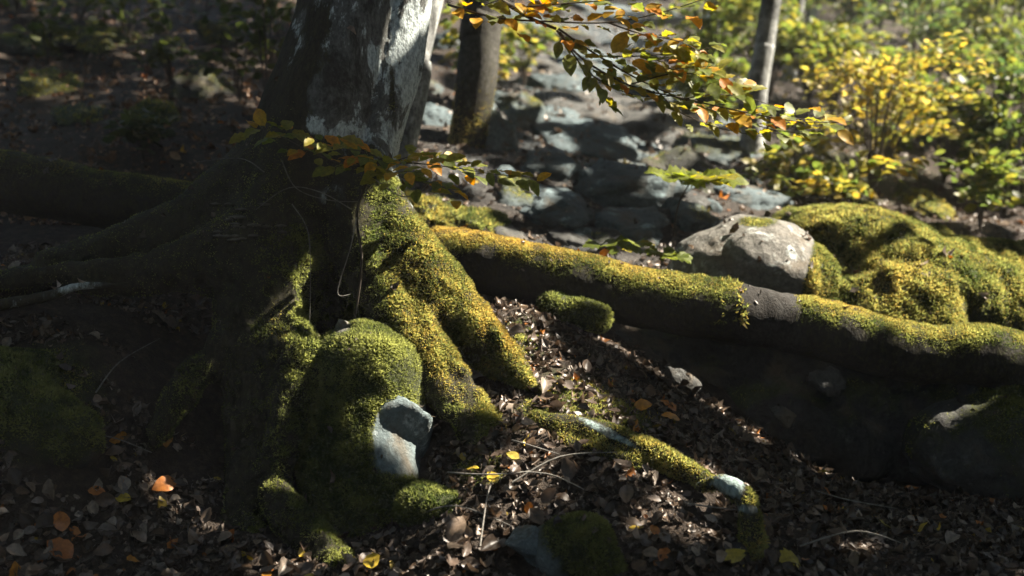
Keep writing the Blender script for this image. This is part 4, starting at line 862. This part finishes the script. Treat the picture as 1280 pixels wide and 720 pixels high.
# dim left
for i, (x, y, h, w) in enumerate([(335, 160, 175, 90), (300, 130, 120, 90), (215, 110, 90, 90), (160, 60, 90, 110), (250, 50, 90, 110), (100, 30, 60, 100), (350, 60, 90, 90), (60, 80, 60, 80), (20, 20, 60, 90), (180, 200, 50, 60)]):
    shrub(x, y, h, w, ['tall dim sapling touching the left edge of the beech trunk', 'dim sapling just left of the tallest one by the trunk', 'dim sapling beside the steep-sided mossy rock', 'dim sapling behind the long mossy rock of the left slope', 'dim sapling high behind the steep-sided mossy rock', 'low spreading sapling near the top of the dark slope', 'dim sapling half hidden behind the beech trunk', 'low sapling above the broad mossy rock of the left slope', 'low sapling by the wide mossy rock farthest from the beech', 'smallest dim sapling just uphill of the log near the beech'][i], DG_, 130, .09, 'dim saplings on the left slope', None, seed=60 + i, nb=7, name='sapling', cat='sapling')
for i, (x, y, h, w) in enumerate([(700, 20, 60, 90), (780, -5, 60, 110), (650, 0, 70, 90), (560, 20, 80, 90)]):
    shrub(x, y, h, w, ['sparse bush in mid-channel at the gully head', 'sparse bush at the very top of the stony gully', 'sparse bush at the gully head nearest the dark tree', 'sparse bush between the dark tree and the pale beech stem'][i], GY_, 160, .12, 'bushes at the head of the gully', None, seed=80 + i, nb=8)

TREES = []
def tree(line, label, mat, group=None, mossy=.0, tall=9.0, name='tree'):
    """trunk through pixel points (px, py, depth, width px); goes on up out of the frame"""
    c = np.array([[*pix(x, y, d), w / F * d / 2] for x, y, d, w in line]); b = c[0].copy(); zb = gzp(b[0], b[1]); dirn = (c[-1] - c[0]); 
    foot = np.array([b[0], b[1], zb - .15, b[3] * 1.35]); base = [foot] if zb < b[2] else []
    up = unit(c[-1, :3] - c[0, :3]); top = c[-1].copy(); top[:3] += up * tall; top[3] *= .35; midp = c[-1].copy(); midp[:3] += up * tall * .5 + np.array([.1, 0, 0]); midp[3] *= .75
    cc = refine(np.array(base + list(c) + [midp, top]), 8); n = 18
    V, Q = tube_geo(cc[:, :3], cc[:, 3], n); ax = np.repeat(cc[:, :3], n, 0); N = unit(V - ax); V = V + N * (.03 * np.repeat(cc[:, 3], n) / .1 * fbm(V * [1, 1, .4], 7, 3, 5) * .4)[:, None]
    e = empty(name, (foot[0], foot[1], zb), label, 'tree', group); px, py, _ = project(V)
    m = np.clip(mossy * (1.2 - (V[:, 2] - zb) / .9) + .3 * fbm(V, 4, 3, 7), 0, 1)
    t = make_mesh('trunk', V, [Q], mat, e, attrs={'moss': m}); 
    if mossy > .3: moss_on(V, Q, N, np.clip((m - .4) * 2, 0, 1), t, 7000, .025, .3)
    SOLIDS.append((V, [tuple(int(i) for i in q) for q in Q])); TREES.append((e, V[:, :2].mean(0), top[:3])); return e
tree([(468, 300, 7.6, 46), (500, 180, 7.6, 44), (520, 90, 7.65, 40), (536, 0, 7.7, 36)], 'smooth pale grey beech stem close behind the great beech', M_BARK3)
tree([(578, 205, 9.0, 60), (585, 180, 9.0, 50), (594, 110, 9.0, 50), (604, 20, 9.0, 50), (608, -20, 9.0, 49)], 'straight dark trunk with golden mossy foot beside the stony gully', M_BARK2, None, .7)
tree([(938, 200, 10.5, 34), (944, 130, 10.5, 28), (955, 60, 10.5, 27), (964, 0, 10.5, 26)], 'slim grey tree with one bright sunlit edge', M_BARK3)
tree([(985, 110, 14, 17), (990, 60, 14, 16), (998, 0, 14, 16)], 'thin pale tree behind the slim grey tree', M_BARK3)
tree([(1070, 80, 15, 18), (1075, 40, 15, 16), (1078, 0, 15, 15)], 'thin dark tree above the golden shrub', M_BARK2)
tree([(1012, 80, 18, 15), (1016, 0, 18, 14)], 'faint slender tree far up the bright slope', M_BARK3)
# unseen trees added for their shade, trunks standing beside or behind the camera
OFF = [(6.0, 3.6), (7.5, 11), (9.5, 17), (4.5, 1.2), (-6.5, 4), (-7.5, 11), (-3.5, -3), (2.5, -4.5), (10, 7), (12, 13), (-1, -9), (-11, 8), (6, 22), (13, 21)]
for x, y in OFF:
    z = gzp(x, y); hgt = 9 + 2 * rng.random(); r0 = .16 + .06 * rng.random()
    c = refine(np.array([[x, y, z - .2, r0 * 1.5], [x, y, z + .4, r0], [x + .3, y + .1, z + hgt * .5, r0 * .8], [x + .5, y, z + hgt, r0 * .25]]), 6)
    e = empty('tree', (x, y, z), 'unseen beech added beside the scene to shade the slope', 'tree', 'unseen beeches added for shade')
    V, Q = tube_geo(c[:, :3], c[:, 3], 12); make_mesh('trunk', V, [Q], M_BARK, e, attrs={'moss': np.zeros(len(V))}); TREES.append((e, np.array([x, y]), c[-1, :3]))
TREES.append((beech, np.array([.4, 6.6]), np.array([.4, 6.7, 9])))

# ------------------------------------------------------------------ crowns: unseen leaves added for shade, carved open where sun should land
_sv, _sq, _o = [GV], [tuple(q) for q in GQ.tolist()], len(GV)
for V, Qs in SOLIDS:
    _sv.append(V); _sq += [tuple(i + _o for i in q) for q in Qs]; _o += len(V)
ALL = BVHTree.FromPolygons(np.concatenate(_sv).tolist(), _sq)
def cap(px, py, x0, y0, x1, y1, r):
    d = np.array([x1 - x0, y1 - y0], float); t = np.clip(((px - x0) * d[0] + (py - y0) * d[1]) / max(d @ d, 1), 0, 1)
    return np.exp(-(np.hypot(px - x0 - t * d[0], py - y0 - t * d[1]) / r) ** 4)
#     x0   y0   x1   y1    r   how much sun
GAPS = [(500, 285, 920, 358, 34, 1.0), (920, 362, 1060, 380, 28, 1.0), (1060, 385, 1290, 425, 28, 1.0), (492, 275, 590, 375, 40, 1.0), (590, 380, 665, 470, 36, 1.0),
        (530, 430, 620, 545, 20, .3), (485, 425, 512, 490, 26, .9), (505, 530, 530, 560, 20, .42), (378, 360, 388, 510, 24, .75), (405, 460, 425, 475, 16, .6), (640, 470, 740, 545, 30, .62), (740, 545, 870, 600, 22, .40),
        (700, 640, 760, 670, 30, .3), (905, 600, 940, 640, 18, .5), (540, 630, 580, 640, 25, .3), (1040, 690, 1280, 715, 30, .16),
        (930, 282, 1015, 312, 28, 1.0), (1000, 320, 1040, 370, 26, .9), (990, 265, 1220, 335, 42, .92), (1100, 340, 1270, 380, 35, .7),
        (490, 258, 560, 268, 26, .6), (600, 240, 700, 290, 34, .55), (560, 200, 600, 210, 30, .5), (640, 60, 820, 110, 70, .42), (690, 130, 880, 190, 60, .4), (740, 235, 900, 260, 40, .3), (555, 30, 565, 150, 24, .6), (620, 60, 640, 130, 22, .85),
        (930, 190, 1130, 235, 40, .95), (1000, 80, 1160, 180, 60, .8), (920, 20, 1180, 40, 100, .75), (1180, 20, 1280, 60, 100, .5), (1160, 130, 1280, 260, 80, .45), (1030, 285, 1040, 300, 20, .9), (900, 30, 960, 120, 60, .7), (560, 10, 900, 20, 60, 1.0), (690, 50, 1070, 160, 60, 1.0), (0, 0, 1, 1, 1, 0),
        (840, 205, 910, 235, 40, .7), (740, 290, 840, 325, 36, .6)]
def sun_mask(px, py):
    m = 0 * px
    for x0, y0, x1, y1, r, v in GAPS: m = np.maximum(m, v * cap(px, py, x0, y0, x1, y1, r))
    return m
E1 = unit(np.cross(SUN_DIR, [0, 0, 1.0])); E2 = np.cross(E1, SUN_DIR); CELL = .07; RN = 700
ras = np.zeros((RN, RN)); shade = np.zeros((RN, RN))
def splat(P, m, rad=1):
    u = np.round((P @ E1) / CELL).astype(int) + RN // 2; v = np.round((P @ E2) / CELL).astype(int) + RN // 2
    for a in range(-rad, rad + 1):
        for b in range(-rad, rad + 1):
            ok = (u + a >= 0) & (u + a < RN) & (v + b >= 0) & (v + b < RN); np.maximum.at(ras, (u[ok] + a, v[ok] + b), m[ok])
Ps, ms = [], []
for py in np.arange(-8, 730, 6.0):
    for px in np.arange(-8, 1290, 6.0):
        d = unit(pix(px, py, 1.0) - CAM); h = ALL.ray_cast(Vector(CAM), Vector(d), 120)
        if h[0] is not None: Ps.append(h[0]); ms.append((px, py))
Ps = np.array([tuple(p) for p in Ps]); ms = np.array(ms); mv = sun_mask(ms[:, 0], ms[:, 1]); near = np.linalg.norm(Ps - CAM, axis=1) < 9
splat(Ps[near], mv[near], 0); core = ras.copy()
_ps = Ps[near & True][mv[near] < .12]; _u = np.round((_ps @ E1) / CELL).astype(int) + RN // 2; _v = np.round((_ps @ E2) / CELL).astype(int) + RN // 2
shade[_u, _v] = 1; ras = np.where((shade > 0) & (core < .3) & (ras < .7), 0, ras)
splat(Ps[~near], mv[~near], 1)
_dk = near & (mv < .05) & ((ms[:, 0] < 330) | ((ms[:, 1] < 230) & (ms[:, 0] < 545)) | ((ms[:, 0] > 800) & (ms[:, 1] > 440)) | ((ms[:, 1] > 670)))
_u = np.round((Ps[_dk] @ E1) / CELL).astype(int) + RN // 2; _v = np.round((Ps[_dk] @ E2) / CELL).astype(int) + RN // 2
dark = np.zeros((RN, RN), bool); dark[_u, _v] = True; ras = np.where(dark & (core < .3), 0, ras)
LPt = np.array(LIT_POINTS); q0, q1, _ = project(LPt); splat(LPt, sun_mask(q0, q1), 1)
_l = near & (ms[:, 0] < 300) & (ms[:, 1] > 420); _u = np.round((Ps[_l] @ E1) / CELL).astype(int) + RN // 2; _v = np.round((Ps[_l] @ E2) / CELL).astype(int) + RN // 2; ras[_u, _v] = np.where(core[_u, _v] < .5, 0, ras[_u, _v])
# spots given soft light by thinning the added crowns: share of leaves left overhead
THIN = [(430, 0, 462, 160, 38, .03), (500, 0, 490, 130, 18, .06), (640, 480, 700, 520, 40, .1), (330, 165, 480, 225, 36, .16), (480, 190, 670, 225, 36, .12), (0, 60, 340, 120, 90, .2), (340, 40, 350, 140, 40, .25), (0, 195, 230, 230, 14, .3), (580, 600, 860, 650, 50, .2), (1010, 690, 1280, 690, 40, .42), (690, 640, 760, 690, 40, .25), (1180, 560, 1260, 560, 60, .4), (380, 380, 388, 560, 22, .15), (500, 620, 580, 660, 40, .3)]
thin = np.ones((RN, RN))
def thin_splat(P, px, py, rad):
    m = np.ones(len(P))
    for x0, y0, x1, y1, r, v in THIN: m = np.minimum(m, 1 - (1 - v) * cap(px, py, x0, y0, x1, y1, r))
    u = np.round((P @ E1) / CELL).astype(int) + RN // 2; v = np.round((P @ E2) / CELL).astype(int) + RN // 2
    for a in range(-rad, rad + 1):
        for b in range(-rad, rad + 1): np.minimum.at(thin, (np.clip(u + a, 0, RN - 1), np.clip(v + b, 0, RN - 1)), m)
thin_splat(Ps[near], ms[near, 0], ms[near, 1], 0); thin_splat(Ps[~near], ms[~near, 0], ms[~near, 1], 1); thin_splat(LPt, q0, q1, 1)
_u = np.round((Ps[_l] @ E1) / CELL).astype(int) + RN // 2; _v = np.round((Ps[_l] @ E2) / CELL).astype(int) + RN // 2; thin[_u, _v] = np.maximum(thin[_u, _v], .45)
# candidate leaves
def shade_crown_leaves(n, xr, yr, h0, h1):
    x = rng.uniform(*xr, n); y = rng.uniform(*yr, n); g = ground_base(np.c_[x, y]); hgt = rng.uniform(h0, h1, n)
    P = np.c_[x, y, g] + SUN_DIR[None] * (hgt / SUN_DIR[2])[:, None]           # shadow falls near (x, y)
    P[:, 2] = np.maximum(P[:, 2], ground_base(P[:, :2]) + 2.6)
    return P
C = np.concatenate([shade_crown_leaves(140000, (-6, 7), (2.5, 14), 3.6, 7.5), shade_crown_leaves(34000, (-9, 13), (12, 32), 4.5, 9.5), shade_crown_leaves(48000, (-16, 14), (-12, 6), 4.0, 9.0), shade_crown_leaves(26000, (-20, -5), (2, 26), 4, 9)])
nr_ = 64000; az = rng.uniform(0, 2 * np.pi, nr_); rr_ = rng.uniform(8.5, 15, nr_); ring = np.c_[np.sin(az) * rr_, 4 + np.cos(az) * rr_]; ring = ring[(ring[:, 1] < 3) | (np.abs(ring[:, 0]) > .55 * ring[:, 1])]  # unseen ring of leaves added around the camera to cut sky light
C = np.concatenate([C, np.c_[ring, ground_base(ring) + rng.uniform(.3, 10, len(ring))]])
cpx, cpy, cdp = project(C); C = C[~((cdp > .3) & (cpx > -60) & (cpx < 1340) & (cpy > -70) & (cpy < 800))]
C = C[np.linalg.norm(C - CAM, axis=1) > 2.5]
SKYGAP = unit(np.array([.48, -.55, .68]))                               # window cut in the added crowns to bring sky light to the trunk
C = C[(unit(C - pix(480, 60, 5.6)) @ SKYGAP) < math.cos(R(19))]
_dk = _dk & ~((ms[:, 1] < 240) & (ms[:, 0] > 395))
_x = Ps[_dk][rng.integers(0, _dk.sum(), 22000)] + rng.normal(0, .05, (22000, 3)); _x = _x + SUN_DIR * rng.uniform(4.5, 10, (22000, 1)); _a, _b, _c = project(_x); C = np.concatenate([C, _x[~((_c > .3) & (_a > -60) & (_a < 1340) & (_b > -70) & (_b < 800)) & (_x[:, 2] > ground_base(_x[:, :2]) + 2)]])  # extra unseen leaves added above spots that should stay dark
k = len(C); nn = unit(rng.normal(0, .6, (k, 3)) + SUN_DIR * .8); D = unit(np.cross(nn, rng.normal(0, 1, (k, 3)))); L = .13 + .09 * rng.random(k)
big = (C[:, 1] < 2.0) | (np.abs(C[:, 0]) > 9); L = np.where(big, L * 1.6, L); SD = np.cross(D, nn)
keep = np.ones(k, bool)
for a_, b_ in ((0, 0), (.4, 0), (-.4, 0), (0, .28), (0, -.28)):             # a leaf goes where any part of it would stand in a gap
    q = C + D * (L * a_)[:, None] + SD * (L * b_)[:, None]; u = q @ E1 / CELL + RN / 2; v = q @ E2 / CELL + RN / 2
    ui = np.clip(np.round(u).astype(int), 0, RN - 1); vi = np.clip(np.round(v).astype(int), 0, RN - 1)
    dap = .5 + .62 * fbm(np.c_[u * CELL * 2.6, v * CELL * 2.6, 0 * u], 1.0, 2, 201) / .55
    keep &= ~(ras[ui, vi] > np.clip(dap, .04, .93))
    if a_ == 0 and b_ == 0: keep &= rng.random(k) < thin[ui, vi]
C, nn, D, L = C[keep], nn[keep], D[keep], L[keep]; k = len(C)
cc = np.array(G_ + DG_[:2])[rng.integers(0, 6, k)]
TX = np.array([t[1] for t in TREES]); own = np.argmin(np.linalg.norm(C[:, None, :2] - TX[None], axis=2) - np.where(np.arange(len(TX)) == len(TX) - 1, 1.5, 0)[None], axis=1)
for ti, (e, _, top) in enumerate(TREES):
    s = own == ti
    if s.sum() < 10: continue
    d_, n_, l_ = D[s], nn[s], L[s, None]; sd_ = np.cross(d_, n_); k_ = int(s.sum())
    Vb = np.stack([C[s] - d_ * l_ * .5, C[s] + sd_ * l_ * .36, C[s] + d_ * l_ * .5, C[s] - sd_ * l_ * .36], 1).reshape(-1, 3); Fb = [np.arange(k_ * 4).reshape(-1, 4)]; Cb = np.repeat(cc[s], 4, 0)
    make_mesh('shade_crown', Vb, Fb, M_CROWN, e, Cb)
    ctr = C[s]; tubes = []
    for q in ctr[rng.choice(len(ctr), min(14, len(ctr)), replace=False)]:
        a = top.copy(); a[2] = top[2] - 3 * rng.random(); mid = (a + q) / 2 + np.array([0, 0, .3]); qx, qy, qd = project(np.array([a, mid, q]))
        lp_ = np.concatenate([a + (mid - a) * t_ for t_ in np.linspace(0, 1, 40)[:, None]] + [mid + (q - mid) * t_ for t_ in np.linspace(0, 1, 40)[:, None]]).reshape(-1, 3)
        if (ras[np.clip(np.round(lp_ @ E1 / CELL + RN / 2).astype(int), 0, RN - 1), np.clip(np.round(lp_ @ E2 / CELL + RN / 2).astype(int), 0, RN - 1)] > .35).any(): continue
        if ((qd > 0) & (qx > -80) & (qx < 1360) & (qy > -90) & (qy < 800)).any(): continue
        c = refine(np.array([[*a, .05], [*mid, .03], [*q, .008]]), 4); tubes.append(tube_geo(c[:, :3], c[:, 3], 5))
    if tubes:
        V, Q = join_geo(tubes); make_mesh('limbs', V, [Q], M_BARK2, e)

# ------------------------------------------------------------------ the hazy air of the wood
HZ = 0.0018
if True:
    lo = np.array([GV[:, 0].min() - 1, GV[:, 1].min() - 1, GV[:, 2].min() - 1]); hi = np.array([GV[:, 0].max() + 1, GV[:, 1].max() + 1, max(GV[:, 2].max(), max(float((t[2])[2]) for t in TREES), C[:, 2].max()) + 1])
    V = np.array([[(lo, hi)[i][0], (lo, hi)[j][1], (lo, hi)[k_][2]] for k_ in (0, 1) for j in (0, 1) for i in (0, 1)])
    m, nt = new_mat('hazy_air'); pv = nd(nt, 'ShaderNodeVolumePrincipled'); o = nd(nt, 'ShaderNodeOutputMaterial'); pv.inputs['Color'].default_value = (.95, .96, 1, 1); pv.inputs['Density'].default_value = HZ; pv.inputs['Anisotropy'].default_value = .3
    nt.links.new(pv.outputs[0], o.inputs['Volume'])
    hz = make_mesh('haze', V, [np.array([[0, 2, 3, 1], [4, 5, 7, 6], [0, 1, 5, 4], [2, 6, 7, 3], [0, 4, 6, 2], [1, 3, 7, 5]])], m, smooth=False); tag(hz, 'thin pale haze filling the wood', kind='stuff')
